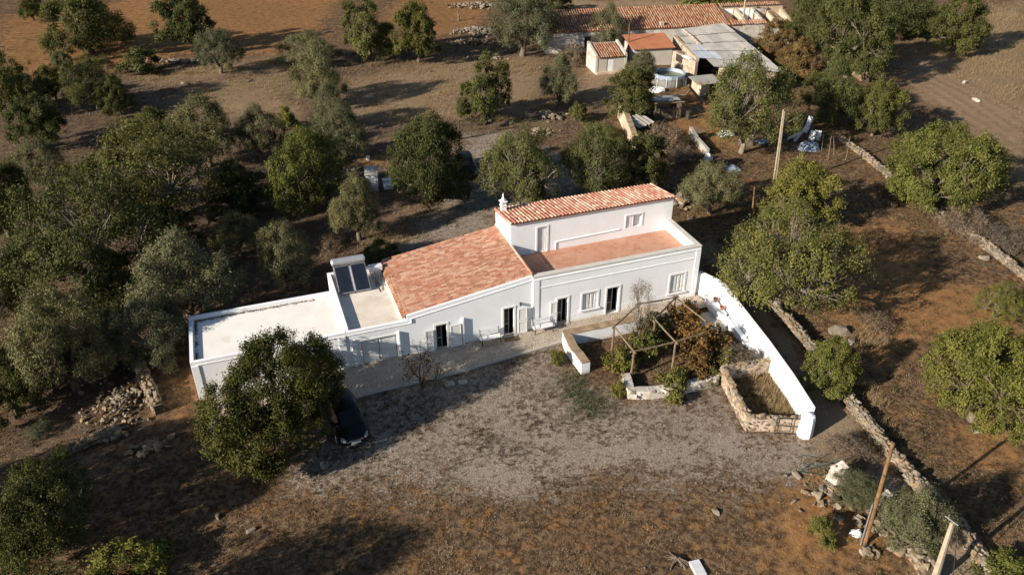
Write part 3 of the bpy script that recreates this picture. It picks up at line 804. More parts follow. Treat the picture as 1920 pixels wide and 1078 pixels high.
leaf(-2.98, -2.44, 4.03, 4.92, UW + 0.16, name='shutter', panels=1)
HB('wall_lamp', 'metal_dark', (-13.02, -12.94, -0.12, 0.04, 2.16, 2.36))
for u in (-18.9, -14.3, -11.2): HB('doorstep', 'concrete', (u + 0.1, u + 1.3, -0.32, -0.16, 0.0, 0.10)) if u != -11.2 else None

# glazed inner doors set back in the open doorways
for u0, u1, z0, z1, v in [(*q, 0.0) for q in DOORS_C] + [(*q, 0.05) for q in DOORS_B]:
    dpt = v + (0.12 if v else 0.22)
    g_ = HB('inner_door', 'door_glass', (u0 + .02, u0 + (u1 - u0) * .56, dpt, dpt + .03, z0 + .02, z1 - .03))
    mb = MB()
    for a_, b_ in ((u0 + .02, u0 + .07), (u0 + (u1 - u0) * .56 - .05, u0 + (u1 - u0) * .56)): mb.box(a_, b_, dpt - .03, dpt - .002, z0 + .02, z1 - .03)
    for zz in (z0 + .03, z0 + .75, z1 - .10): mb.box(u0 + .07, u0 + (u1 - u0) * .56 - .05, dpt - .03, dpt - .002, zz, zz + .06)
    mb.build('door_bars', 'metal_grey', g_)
# clay tiles
def tile_mesh(L, r0, r1, name, mat, k=5, th=0.018):
    """half-round cover tile along +Y, hump up"""
    mb = MB()
    rings = []
    for y, r in ((0.0, r0), (L, r1)):
        for rr in (r, r - th):
            ring = []
            for j in range(k + 1):
                t = math.pi * j / k
                mb.v.append((-rr * math.cos(t), y, rr * math.sin(t) * 0.85))
                ring.append(len(mb.v) - 1)
            rings.append(ring)
    o0, i0, o1, i1 = rings
    for j in range(k):
        mb.f.append((o0[j], o0[j + 1], o1[j + 1], o1[j]))
        mb.f.append((i0[j + 1], i0[j], i1[j], i1[j + 1]))
        mb.f.append((o0[j + 1], o0[j], i0[j], i0[j + 1]))
        mb.f.append((o1[j], o1[j + 1], i1[j + 1], i1[j]))
    return mb.mesh(name, mat)
rt = random.Random(5)
def lay_tiles(parent, me, rows, limit, mat, rest_name='far_tiles'):
    """rows: list of (loc, rot) ; nearest become parts"""
    base = house.matrix_basis
    rows = sorted(rows, key=lambda q: (base @ Vector(q[0])).length)
    rest = []
    for i, (loc, rot) in enumerate(rows):
        loc = (loc[0] + rt.uniform(-.012, .012), loc[1] + rt.uniform(-.012, .012), loc[2] + rt.uniform(0, .012))
        rot = (rot[0], rot[1], rot[2] + (rt.uniform(-.03, .03) if rt.random() < .94 else rt.uniform(-.14, .14)))
        if i < limit: link_mesh('roof_tile', me, parent, loc, rot)
        else: rest.append((me, Matrix.LocRotScale(Vector(loc), Euler(rot), Vector((1, 1, 1)))))
    if rest: baked(rest, rest_name, mat, parent)
# upper roof, falling to the back
sl = (5.86 - 5.36) / (7.35 - 3.93)
mb = MB(); mb.hexa([(-12.2, 3.95, 5.79), (0.03, 3.95, 5.79), (0.03, 7.3, 5.29), (-12.2, 7.3, 5.29)], [(-12.2, 3.95, 5.85), (0.03, 3.95, 5.85), (0.03, 7.3, 5.35), (-12.2, 7.3, 5.35)])
roof_up = mb.build('roof', 'clay_under', house)
t1 = tile_mesh(0.58, 0.090, 0.106, 'roof_tile', 'clay_red')
rows, ncol, nrow = [], 47, 7
for i in range(ncol):
    u = -12.12 + i * (12.08 / (ncol - 1))
    for j in range(nrow):
        v = 3.90 + j * 0.485
        rows.append(((u, v, 5.875 - (v - 3.93) * sl + 0.012), (-math.atan(sl) - 0.03, 0, 0)))
lay_tiles(roof_up, t1, rows, 280, 'clay_red')
# verge tiles on the left end
# main tiled roof, falling to the left
slB = (4.10 - 2.95) / 8.15
mb = MB(); mb.hexa([(-20.36, 0.20, 2.90), (-12.16, 0.20, 4.04), (-12.16, 7.2, 4.04), (-20.36, 7.2, 2.90)], [(-20.36, 0.20, 2.955), (-12.16, 0.20, 4.105), (-12.16, 7.2, 4.105), (-20.36, 7.2, 2.955)])
roof_b = mb.build('roof', 'clay_under', house)
t2 = tile_mesh(0.40, 0.088, 0.074, 'roof_tile', 'clay_new', 4)
rows, ncol, nrow = [], 36, 24
for i in range(ncol):
    v = 0.28 + i * (6.86 / (ncol - 1))
    for j in range(nrow):
        u = -20.42 + j * 0.344
        rows.append(((u + 0.1 * (i % 2), v, 2.975 + (u + 0.1 * (i % 2) + 20.36) * slB), (0, 0, -math.pi / 2)))
# tile axis +Y turned to +X then pitched up
def pitched(me, ang, name):
    me2 = me.copy(); me2.transform(Matrix.Rotation(-ang, 4, 'Y') @ Matrix.Rotation(-math.pi / 2, 4, 'Z')); return me2
t2p = pitched(t2, math.atan(slB) - 0.02, 'roof_tile')
rows = [(l, (0, 0, 0)) for l, _ in rows]
lay_tiles(roof_b, t2p, rows, 290, 'clay_new')
# ridge row along the right edge and verge along the back
for j in range(15): link_mesh('ridge_tile', t1, roof_b, (-12.10, 0.22 + j * 0.468, 4.14 + 0.006 * (j % 2)), (0.02, 0, rt.uniform(-.02, .02)))
# eave edge on the left: row of tile ends
# chimney of the Algarve kind
cx_, cy_ = -11.75, 6.75
ch = HB('chimney', 'limewash', (cx_ - .17, cx_ + .17, cy_ - .17, cy_ + .17, 5.2, 5.88), (cx_ - .21, cx_ + .21, cy_ - .21, cy_ + .21, 5.882, 5.93))
mb = MB()
for a in (-.16, .12):
    for b in (-.16, .12): mb.box(cx_ + a, cx_ + a + .04, cy_ + b, cy_ + b + .04, 5.932, 6.18)
mb.box(cx_ - .10, cx_ + .10, cy_ - .10, cy_ + .10, 5.932, 6.18)
mb.build('chimney_vent', 'limewash', ch)
HB('chimney_cap', 'limewash', (cx_ - .24, cx_ + .24, cy_ - .24, cy_ + .24, 6.182, 6.23), parent=ch)
mb = MB(); mb.lathe([(0.20, 6.232), (0.13, 6.36), (0.06, 6.50), (0.04, 6.62), (0.055, 6.66), (0.03, 6.72), (0.008, 6.80)], 8, (cx_, cy_, 0)); mb.build('chimney_spire', 'limewash', ch)
mb = MB(); mb.box(cx_ - .26, cx_ + .26, cy_ - .26, cy_ + .26, 5.36, 5.52); mb.build('chimney_foot', 'clay_under', ch)
# eave course along the low left edge of the main roof
for j in range(24):
    v = .22 + j * .288
    mb = MB(); mb.hexa([(-20.56, v, 2.70), (-20.16, v, 2.93), (-20.16, v + .265, 2.93), (-20.56, v + .265, 2.70)], [(-20.56, v, 2.75), (-20.16, v + .03, 3.06), (-20.16, v + .235, 3.06), (-20.56, v + .265, 2.75)])
    mb.build('eave_tile', 'clay_old', roof_b)
# leaf litter blown along the kerbs of the flat roof
rl = random.Random(2)
mb = MB()
for i in range(900):
    if rl.random() < .72: x, y = -32.45 + 7.2 * rl.random() ** 1.6, 4.72 - .10 * abs(rl.gauss(0, 1)) * (1.2 if rl.random() < .5 else .5)
    else: x, y = -32.50 + .09 * abs(rl.gauss(0, 1)), rl.choice((.9, 2.2, 3.6, 4.2)) + rl.gauss(0, .3)
    y = min(max(y, .42), 4.73); z, s_, a = 2.436 + rl.random() * .03, rl.uniform(.025, .06), rl.uniform(0, 6.28)
    p_ = [(x + s_ * math.cos(a + k * 1.571), y + s_ * .7 * math.sin(a + k * 1.571), z + .012 * (k % 2)) for k in range(4)]
    mb.quad(*p_)
lt_ = mb.build('leaf_litter', 'mat_brown', house); lt_['kind'] = 'stuff'
# roof drains stains and debris: dark scupper along the flat roof's back kerb
# ------------------------------------------------------------------ solar water heater on the flat roof
sol = empty('solar_water_heater', HW(-22.65, 4.55, 2.40), HA, 'solar water heater with two dark collectors and a silver tank on the flat roof', 'solar heater')
tilt = math.radians(33)
def onto(u, s, n):   # u across, s up the slope, n off the slope
    return (u, math.cos(tilt) * s - math.sin(tilt) * n, 0.10 + math.sin(tilt) * s + math.cos(tilt) * n)
def slab(mb, u0, u1, s0, s1, n0, n1):
    mb.hexa([onto(u0, s0, n0), onto(u1, s0, n0), onto(u1, s1, n0), onto(u0, s1, n0)], [onto(u0, s0, n1), onto(u1, s0, n1), onto(u1, s1, n1), onto(u0, s1, n1)])
for u0 in (-1.02, 0.04):
    mb = MB(); slab(mb, u0, u0 + 0.98, 0, 2.0, 0.0, 0.09); c_ = mb.build('collector_frame', 'metal_grey', sol)
    mb = MB(); slab(mb, u0 + .05, u0 + .93, 0.05, 1.95, 0.092, 0.10); mb.build('collector_glass', 'collector_glass', c_)
for u0 in (-0.9, 0.85):
    mb = MB(); mb.tube([onto(u0, 1.85, -0.02), (u0, 1.75, 0.0)], 0.022, 5); mb.build('support_leg', 'metal_grey', sol)
mb = MB()
prof = [(-1.12, 0.05), (-1.10, 0.20), (-1.02, 0.27), (1.02, 0.27), (1.10, 0.20), (1.12, 0.05)]
mb.tube([(x, 2.02, 1.38) for x, r in prof], [r * .92 for x, r in prof], 16); mb.build('tank', 'metal_silver', sol, smooth=False)
mb = MB(); mb.tube([(-1.0, 2.0, 1.2), (-1.0, 2.0, 0.0)], 0.025, 5); mb.build('support_leg', 'metal_grey', sol)
mb = MB(); mb.tube([(1.0, 2.0, 1.2), (1.0, 2.0, 0.0)], 0.025, 5); mb.build('support_leg', 'metal_grey', sol)
mb = MB(); slab(mb, -0.03, 0.03, 0.1, 1.9, 0.03, 0.07); mb.build('pipe_bar', 'metal_white', sol)
# white service box with hoses
bx_ = empty('service_box', HW(-20.95, 6.25, 2.40), HA, 'white service box with dangling grey hoses behind the solar panels', 'box')
mb = MB(); mb.box(-0.45, 0.45, -0.2, 0.2, 0.45, 0.85); mb.build('casing', 'metal_white', bx_, bevel=0.03)
for x in (-0.36, 0.36):
    mb = MB(); mb.box(x - .03, x + .03, -0.1, 0.1, 0.0, 0.45); mb.build('foot', 'metal_white', bx_)
rr = random.Random(8)
for i in range(7):
    x = -0.35 + i * 0.11
    pts = [(x, -0.2, 0.5), (x + rr.uniform(-.1, .1), -0.45, 0.30), (x + rr.uniform(-.25, .2), -0.9 - rr.random() * .4, 0.04), (x + rr.uniform(-.4, .25), -1.3 - rr.random() * 0.9, 0.03)]
    mb = MB(); mb.tube(pts, 0.018, 5); mb.build('hose', 'hose', bx_)
for i in range(3):
    pts = [(0.35, -0.2, 0.4), (0.55, -0.6, 0.05), (0.62 + 0.06 * i, -1.6, 0.03), (0.42 + 0.1 * i, -2.3, 0.03), (0.55 + .07 * i, -2.9 + 0.2 * i, 0.03)]
    mb = MB(); mb.tube(pts, 0.016, 5); mb.build('hose', 'hose', bx_)

# ------------------------------------------------------------------ benches, mats and slabs at the front
def bench(u, label, grp='white benches against the front wall'):
    b = empty('bench', HW(u, -0.42, 0.06), HA, label, 'bench', grp)
    for i in range(4):
        mb = MB(); mb.box(-0.72, 0.72, -0.24 + i * 0.115, -0.14 + i * 0.115, 0.42, 0.45); mb.build('seat_slat', 'metal_white', b)
    for i in range(3):
        mb = MB(); mb.box(-0.72, 0.72, 0.22 + i * 0.03, 0.245 + i * 0.03, 0.52 + i * 0.13, 0.62 + i * 0.13); mb.build('back_slat', 'metal_white', b)
    for x in (-0.62, 0.62):
        mb = MB()
        mb.box(x - .025, x + .025, -0.24, -0.19, 0, 0.42); mb.box(x - .025, x + .025, 0.18, 0.23, 0, 0.42); mb.box(x - .025, x + .025, -0.24, 0.23, 0.36, 0.418)
        mb.build('leg', 'metal_dark', b)
        mb = MB(); mb.tube([(x, 0.2, 0.4), (x, 0.31, 0.95)], 0.022, 5); mb.build('back_post', 'metal_dark', b)
        mb = MB(); mb.tube([(x, 0.24, 0.66), (x, -0.05, 0.67), (x, -0.22, 0.60), (x, -0.22, 0.42)], 0.02, 5); mb.build('armrest', 'metal_dark', b)
bench(-15.15, 'white slatted bench left of the doormat, against the white wall')
bench(-11.55, 'white slatted bench under the corner pilaster beside an open door leaf')
d_ = MB(); M_ = Matrix.Translation(HW(-13.75, -0.52, 0.06)) @ Matrix.Rotation(HA, 4, 'Z')
d_.box(-0.48, 0.48, -0.22, 0.22, 0.0, 0.03, M_)
tag(d_.build('doormat', 'mat_brown'), 'brown doormat before an open door between the benches', 'doormat')
for i, (x, y) in enumerate(((843, 719), (868, 716))):
    p = at_ground(x, y)
    mb = MB(); mb.box(-0.27, 0.27, -0.2, 0.2, -0.04, 0.07, Matrix.Translation(p) @ Matrix.Rotation(HA + 0.1 - i * 0.25, 4, 'Z'))
    tag(mb.build('stone_slab', 'stone_white'), ('pale square slab nearer the small bare tree', 'pale square slab on the path edge, farther from the bare tree')[i], 'slab', 'two pale slabs by the path')

# ------------------------------------------------------------------ white garden wall down to the lane
gw = [Vector((12.95, 47.3, 0)), Vector((14.25, 45.9, 0)), Vector((14.9, 42.6, 0)), Vector((15.55, 39.4, 0)), Vector((16.05, 36.2, 0)), Vector((16.35, 33.3, 0))]
gh = [1.75, 1.72, 1.62, 1.55, 1.52, 1.5]
root = empty('garden_wall', gw[0], 0, 'long whitewashed garden wall running from the house corner to the lane', 'wall')
mb = MB()
o0 = gw[0]
for i, p in enumerate(gw):
    d = (gw[min(i + 1, 5)] - gw[max(i - 1, 0)]).normalized(); n = Vector((-d.y, d.x, 0)) * 0.17
    q = p - o0
    mb.v += [tuple(q - n + Vector((0, 0, -.2))), tuple(q - n + Vector((0, 0, gh[i]))), tuple(q + n + Vector((0, 0, gh[i]))), tuple(q + n + Vector((0, 0, -.2)))]
    if i:
        b = (i - 1) * 4
        for j in range(3): mb.f.append((b + j, b + 4 + j, b + 5 + j, b + 1 + j))
mb.f += [(0, 1, 2, 3), (23, 22, 21, 20)]
mb.build('wall', 'limewash', root)
for f_ in (0.30, 0.55, 0.78):
    k = f_ * 5; i = int(k); p = gw[i].lerp(gw[i + 1], k - i) - o0
    dd = (gw[i + 1] - gw[i]).normalized(); nn = Vector((dd.y, -dd.x, 0)) * -1
    M_ = Matrix.Translation(p + Vector((dd.y, -dd.x, 0)) * -0.0) @ Matrix.Rotation(math.atan2(dd.y, dd.x), 4, 'Z')
    mb = MB(); mb.box(-0.03, 0.03, -0.20, -0.172, -0.1, 1.2, M_); mb.build('wall_rib', 'limewash', root)
pe = gw[-1] - o0 + Vector((-0.28, -0.45, 0))
mb = MB(); mb.lathe([(0.44, -0.2), (0.42, 0.5), (0.38, 1.15), (0.33, 1.32), (0.15, 1.38)], 10, pe); mb.build('end_pillar', 'limewash', root, smooth=False)
# bench block against the wall near the house
blk = empty('masonry_bench', Vector((13.72, 45.0, 0)), math.radians(-78), 'white masonry bench and trough built along the garden wall by the house', 'masonry bench')
mb = MB(); mb.box(-1.0, 1.2, -0.28, 0.32, -0.1, 0.55); mb.build('block', 'limewash', blk, bevel=0.05)
mb = MB(); mb.box(1.25, 2.6, -0.05, 0.40, -0.1, 0.35); mb.build('step', 'limewash', blk, bevel=0.05)
mb = MB(); mb.box(2.65, 4.2, 0.05, 0.42, -0.1, 0.50); mb.build('trough', 'limewash', blk, bevel=0.05)
mb = MB(); mb.box(4.3, 6.6, 0.15, 0.45, -0.1, 0.35); mb.build('ledge', 'limewash', blk, bevel=0.05)
def pot(x, y, z, label, plant=True):
    p = empty('flower_pot', (x, y, z), 0, label, 'flower pot')
    mb = MB(); mb.lathe([(0.10, 0), (0.15, 0.22), (0.17, 0.22), (0.17, 0.27), (0.13, 0.27), (0.12, 0.2)], 10); mb.build('pot', 'terracotta', p)
    if plant:
        mb = MB(); r = random.Random(int(x * 100))
        for i in range(9):
            a, l = r.uniform(0, 6.28), r.uniform(0.12, 0.25)
            mb.quad((0, 0, 0.2), (math.cos(a) * l * .6 - .03, math.sin(a) * l * .6, 0.3), (math.cos(a) * l, math.sin(a) * l, 0.33 + r.random() * .1), (math.cos(a) * l * .6 + .03, math.sin(a) * l * .6 + .03, 0.3))
        mb.build('leaves', 'cactus', p)
pot(13.80, 45.35, 0.55, 'terracotta flower pot on the white bench nearest the house corner', False)
pot(14.02, 44.35, 0.55, 'terracotta flower pot on the white bench, second from the house', False)
mb = MB(); mb.box(-1.9, 1.5, -1.3, 0.9, -0.05, 0.09, Matrix.Translation((12.5, 43.6, 0)) @ Matrix.Rotation(HA - .05, 4, 'Z')); tag(mb.build('concrete_slab', 'concrete'), 'worn grey concrete slab beside the white garden wall', 'slab')

# ------------------------------------------------------------------ vine garden: low walls, pergola
def low_wall(name, label, path, h, w, mat, cap=None, seed=0, cat='low wall', hole=None):
    pts = [Vector((*p, 0)) for p in path]
    root = empty(name, pts[0], 0, label, cat)
    o = pts[0]; r = random.Random(seed)
    line = resample(pts, 0.4)
    mb, mc = MB(), MB()
    for i, p in enumerate(line):
        d = (line[min(i + 1, len(line) - 1)] - line[max(i - 1, 0)]).normalized(); n = Vector((-d.y, d.x, 0)) * (w / 2)
        q = p - o; hh = h + (r.uniform(-.05, .05) if cap != 'none' else 0); jx = r.uniform(-.02, .02)
        mb.v += [tuple(q + n * (1.05 + jx) + Vector((0, 0, -.2))), tuple(q + n + Vector((0, 0, hh))), tuple(q - n + Vector((0, 0, hh))), tuple(q - n * (1.05 + jx) + Vector((0, 0, -.2)))]
        mc.v += [tuple(q + n * 1.06 + Vector((0, 0, hh - .03))), tuple(q + n * 0.98 + Vector((0, 0, hh + .05))), tuple(q - n * 0.98 + Vector((0, 0, hh + .05))), tuple(q - n * 1.06 + Vector((0, 0, hh - .03)))]
        if i:
            b = (i - 1) * 4
            for j in range(3):
                for m_ in (mb, mc): m_.f.append((b + j, b + 4 + j, b + 5 + j, b + 1 + j))
    b = (len(line) - 1) * 4
    for m_ in (mb, mc): m_.f += [(0, 1, 2, 3), (b + 3, b + 2, b + 1, b)]
    mb.build('wall', mat, root)
    if cap and cap != 'none': mc.build('coping', cap, root)
    return root
low_wall('planter_wall', 'low white planter wall with earthy top at the edge of the cobbled path', [(4.45, 38.2), (3.75, 40.0), (3.45, 41.3), (5.2, 41.9), (6.9, 42.5), (8.1, 42.95)], 0.82, 0.55, 'limewash', 'cap_earth', 3)
# whitewashed rubble wall in front of the vines
low_wall('planter_wall', 'rough whitewashed stone wall below the vines facing the gravel yard', [tuple(G(x, y)[:2]) for x, y in ((1172, 712), (1182, 744), (1215, 743), (1250, 738), (1300, 729), (1342, 716))], 0.50, 0.5, 'limewash_old', 'limewash_old', 4, 'stone wall')
fw_ = [o for o in bpy.data.objects if o.get('label', '').startswith('rough whitewashed stone wall')][0]
its = []
fl_ = resample([Vector((*G(x, y)[:2], 0)) for x, y in ((1182, 744), (1215, 743), (1250, 738), (1300, 729), (1342, 716))], .26)
for p_ in fl_:
    for k_ in range(2): its.append((tuple(p_ - fw_.location + Vector((rt.uniform(-.12, .12), rt.uniform(-.28, .1), rt.uniform(.3, .55)))), rt.uniform(.22, .36), rt.uniform(0, 6)))
put_stones(fw_, its, ('stone_white', 'stone_white', 'stone'), 120, 14)
stone_wall('low stone pen with dry grass inside, built against the white garden wall', [(1470, 690), (1352, 710), (1400, 803), (1500, 806)], 0.95, 0.42, ('stone', 'stone_ochre'), 0.26, 290, 22, 'stone pen', 'plaster_pink', 0.08, name='stone_pen', proud=-0.07)
perg = empty('pergola', G(1182, 710), 0, 'rustic pergola of peeled wooden poles above the vines', 'pergola')
po = G(1182, 710)
PP = {'a': (7.11, 37.67, 2.0), 'b': (9.79, 38.71, 1.9), 'c': (6.30, 40.6, 1.75), 'd': (10.68, 43.91, 1.75), 'e': (8.2, 43.2, 1.7), 'f': (12.5, 40.2, 1.85), 'h': (9.0, 41.3, 1.8)}
tips = {}
for k, (x, y, h) in PP.items():
    p = Vector((x, y, 0)) - po; jx = Vector((rt.uniform(-.05, .05), rt.uniform(-.05, .05), 0))
    tips[k] = p + jx + Vector((0, 0, h)); tips[k].z = h
    mb = MB(); mb.tube([p + Vector((0, 0, -.3)), p.lerp(tips[k], .5) + Vector((.02, 0, 0)), tips[k]], [0.075, 0.07, 0.062], 7); mb.build('post', 'wood', perg)
for a, b in (('a', 'b'), ('a', 'c'), ('b', 'h'), ('b', 'f'), ('c', 'e'), ('e', 'd'), ('d', 'f'), ('h', 'd')):
    p, q = tips[a], tips[b]; d = (q - p).normalized() * 0.25
    mb = MB(); mb.tube([p - d + Vector((0, 0, .06)), p.lerp(q, .5) + Vector((0, 0, .03)), q + d + Vector((0, 0, .07))], [0.06, 0.055, 0.048], 7); mb.build('beam', 'wood', perg)
# ------------------------------------------------------------------ trees
def unit(v): return v / (np.linalg.norm(v, axis=-1, keepdims=True) + 1e-9)
def leaf_quads(rs, pos, nrm, L, W, jitter=0.35):
    n = len(pos)
    t = unit(np.cross(nrm, rs.randn(n, 3)))
    b = np.cross(nrm, t)
    l = (L * (1 + jitter * rs.uniform(-1, 1, n)))[:, None] / 2
    w = (W * (1 + jitter * rs.uniform(-1, 1, n)))[:, None] / 2
    V = np.stack([pos - t * l, pos + b * w, pos + t * l, pos - b * w], 1).reshape(-1, 3)
    F = np.arange(4 * n).reshape(n, 4)
    return V, F
def crown_proto(seed, R, C, zb, nclump, nleaf, L, W, rcf=(0.07, 0.16), spiky=0.4, nsub=8, core=0.6, gap=0.0, up=0.0, tops=(.45, .95), mat='leaf_carob'):
    """overlapping domes of leaf clumps, skirts down to the ground; returns crown mesh and clump centres"""
    rs = np.random.RandomState(seed)
    H = 2 * C + zb
    subs = [(np.array([0, 0]), core * R, zb, H)]
    a0 = rs.uniform(0, 6.28)
    for i in range(nsub):
        a = a0 + 6.283 * i / nsub + rs.uniform(-.3, .3)
        q = R * rs.uniform(.34, .66)
        rad = min(R * rs.uniform(.30, .50), R * 1.02 - q * .8)
        top = H * rs.uniform(*tops) * (1.05 - .25 * q / R)
        subs.append((np.array([math.cos(a), math.sin(a)]) * q, rad, zb * rs.uniform(.3, 1.2) + gap * rs.rand(), top))
    sc_ = np.array([np.r_[c, (b_ + t_) / 2] for c, r_, b_, t_ in subs]); ss = np.array([[r_, r_, max((t_ - b_) / 2, .2)] for c, r_, b_, t_ in subs])
    wgt = ss[:, 0] * ss[:, 2]; wgt = wgt / wgt.sum()
    cen, rad, tries = [], [], 0
    while len(cen) < nclump and tries < nclump * 40:
        tries += 1
        k = rs.choice(len(subs), p=wgt)
        d = unit(rs.randn(3))
        if d[2] < -0.75: continue
        rc = R * rs.uniform(*rcf)
        c = sc_[k] + d * np.maximum(ss[k] - rc * .7, .1) * rs.uniform(.78, 1.0)
        if (np.sum(((c - sc_) / ss) ** 2, 1) < .45).any() and rs.rand() < .8: continue
        c[2] = max(c[2], rc * .4)
        cen.append(c); rad.append(rc)
    cen, rad = np.array(cen), np.array(rad)
    ext = np.percentile(np.hypot(cen[:, 0], cen[:, 1]) + rad * .8, 96); cen[:, :2] *= R / ext
    cen[:, 2] *= H / np.percentile(cen[:, 2] + rad * .7, 99)
    cnt = np.maximum((rad ** 2 / np.sum(rad ** 2) * nleaf).astype(int), 6)
    P, Nn, T = [], [], []
    for c, rc, n in zip(cen, rad, cnt):
        d = unit(rs.randn(n, 3))
        q = rs.rand(n) ** 0.5
        ext_ = 1.0 + spiky * (rs.rand(n) ** 4)
        p = c + d * np.array([1, 1, .8]) * rc * (q * ext_)[:, None]
        p[:, 2] += up * rc * rs.rand(n) ** 3
        P.append(p)
        outw = unit(c - np.array([0, 0, H * .35]))
        Nn.append(unit(d * .45 + outw * .35 + np.array([0, 0, .3]) + rs.randn(n, 3) * .5))
        T.append(np.clip(.42 + rs.uniform(-.25, .25) + rs.uniform(-.3, .3, n), 0, 1))
    P, Nn, T = np.concatenate(P), np.concatenate(Nn), np.concatenate(T)
    low = P[:, 2] < .04
    P[low, 2] = .04 + rs.rand(low.sum()) * .2
    ksz = np.repeat(rs.uniform(.7, 1.35, len(cen)), cnt)
    V, F = leaf_quads(rs, P, Nn, L * ksz, W * ksz)
    return np_mesh('crown', V, F, mat, np.repeat(T, 4)), cen, rad
def trunk_proto(seed, cen, zb, R, r0, limbs=5, twigs=40, mat='bark', zfork=None, sub=1):
    rs = random.Random(seed)
    mb = MB()
    zf = zfork if zfork is not None else max(0.5, zb * 0.9 + 0.3)
    fork = Vector((rs.uniform(-.15, .15) * R * .3, rs.uniform(-.15, .15) * R * .3, zf))
    mb.tube([(0, 0, -0.3), (0.03, 0.02, 0.1), tuple(fork * 0.6 + Vector((rs.uniform(-.08, .08), 0, 0.05))), tuple(fork)], [r0 * 1.5, r0 * 1.15, r0 * .95, r0 * 0.85], 8)
    cs = [Vector(c) for c in cen]
    rs.shuffle(cs)
    hubs = []
    for i in range(limbs):
        a = 6.283 * i / limbs + rs.uniform(-.4, .4)
        best = max(cs, key=lambda c: (c.x * math.cos(a) + c.y * math.sin(a)) + 0.3 * c.z + rs.uniform(0, R * .4))
        end = fork.lerp(best, 0.62)
        mid = fork.lerp(end, 0.5) + Vector((rs.uniform(-.1, .1), rs.uniform(-.1, .1), 0.10)) * R
        mb.tube([tuple(fork - Vector((0, 0, .1))), tuple(mid), tuple(end)], [r0 * 0.62, r0 * .45, r0 * 0.28], 6)
        hubs.append(mid); hubs.append(end)
    for c in cs[:twigs]:
        h = min(hubs, key=lambda q: (q - c).length)
        m_ = h.lerp(c, 0.5) + Vector((rs.uniform(-.06, .06), rs.uniform(-.06, .06), rs.uniform(-.02, .06))) * R
        e = h.lerp(c, .97)
        mb.tube([tuple(h), tuple(m_), tuple(e)], [r0 * 0.18, r0 * .11, r0 * 0.03], 4, cap=False)
        for _ in range(sub):
            e2 = e + Vector((rs.gauss(0, 1), rs.gauss(0, 1), rs.gauss(0.3, 1))).normalized() * R * rs.uniform(.07, .16)
            mb.tube([tuple(m_), tuple(m_.lerp(e2, .55) + Vector((0, 0, .03 * R))), tuple(e2)], [r0 * .08, r0 * .05, r0 * .015], 3, cap=False)
    return mb.mesh('trunk', mat, True)
PROTO = {}
def add_proto(kind, seed, R, C, zb, nclump, nleaf, L, W, r0, bark='bark', limbs=5, twigs=40, zfork=None, sub=1, **kw):
    cm, cen, rad = crown_proto(seed, R, C, zb, nclump, nleaf, L, W, **kw)
    tm = trunk_proto(seed + 1, cen, zb, R, r0, limbs, twigs, bark, zfork, sub)
    PROTO.setdefault(kind, []).append((cm, tm, R, C, zb))
for s in range(3): add_proto('carob_big', 100 + s, 4.2, 2.5, 0.15, 300, 52000, 0.125, 0.07, 0.26, limbs=6, twigs=60, tops=(.5, 1.05), core=.5, spiky=.8, rcf=(.05, .15))
for s in range(4): add_proto('carob', 130 + s, 2.6, 1.9, 0.15, 190, 28000, 0.115, 0.062, 0.16, limbs=5, twigs=40, nsub=7, core=.5, spiky=.8, tops=(.4, 1.05), rcf=(.06, .17))
for s in range(4): add_proto('olive', 160 + s, 2.6, 2.0, 0.3, 210, 36000, 0.115, 0.036, 0.2, 'bark', limbs=5, twigs=45, rcf=(.07, .17), spiky=1.0, nsub=7, core=.5, gap=.5, up=1.0)
for s in range(3): add_proto('almond', 190 + s, 4.0, 2.4, 0.4, 280, 36000, 0.115, 0.06, 0.22, 'bark_pale', limbs=7, twigs=110, sub=3, rcf=(.06, .14), spiky=1.2, nsub=9, core=.45, gap=.6, tops=(.7, 1.05))
for s in range(3): add_proto('shrub', 220 + s, 1.2, 0.75, 0.03, 60, 6500, 0.10, 0.055, 0.04, 'bark', limbs=5, twigs=24, zfork=0.15, rcf=(.10, .24), spiky=.8, nsub=5)
for s in range(3): add_proto('vine', 240 + s, 1.2, 0.6, 0.1, 50, 3400, 0.11, 0.095, 0.03, 'bark', limbs=4, twigs=30, zfork=0.3, rcf=(.10, .26), spiky=1.5, nsub=6, core=.4)
for s in range(2): add_proto('scrub', 250 + s, 1.4, 0.7, 0.02, 60, 5200, 0.16, 0.02, 0.035, 'bark_pale', limbs=8, twigs=40, sub=3, zfork=0.1, rcf=(.10, .28), spiky=1.5, nsub=6)
add_proto('hero', 300, 4.6, 2.7, 0.2, 380, 90000, 0.12, 0.068, 0.30, limbs=7, twigs=80, nsub=10, spiky=.8, rcf=(.05, .13), core=.66)
add_proto('loose', 305, 4.2, 2.4, 0.5, 320, 38000, 0.11, 0.055, 0.24, 'bark_pale', limbs=9, twigs=120, sub=3, rcf=(.05, .12), spiky=1.5, nsub=10, core=.4, gap=1.0, tops=(.65, 1.05))
add_proto('bare', 310, 1.6, 1.0, 0.7, 40, 700, 0.10, 0.06, 0.10, 'bark', limbs=6, twigs=40, sub=5, rcf=(0.15, 0.3), spiky=1.0, zfork=0.45)
add_proto('bare_pale', 311, 1.4, 1.5, 0.7, 70, 3000, 0.07, 0.03, 0.06, 'bark_pale', limbs=7, twigs=70, sub=6, rcf=(0.15, 0.3), spiky=1.0, zfork=0.6)
CMAX = {'scrub': .38, 'vine': .6, 'olive': 1.12, 'carob': 1.08, 'carob_big': .98, 'hero': .80, 'almond': .95, 'loose': .78, 'bare_pale': 1.3}

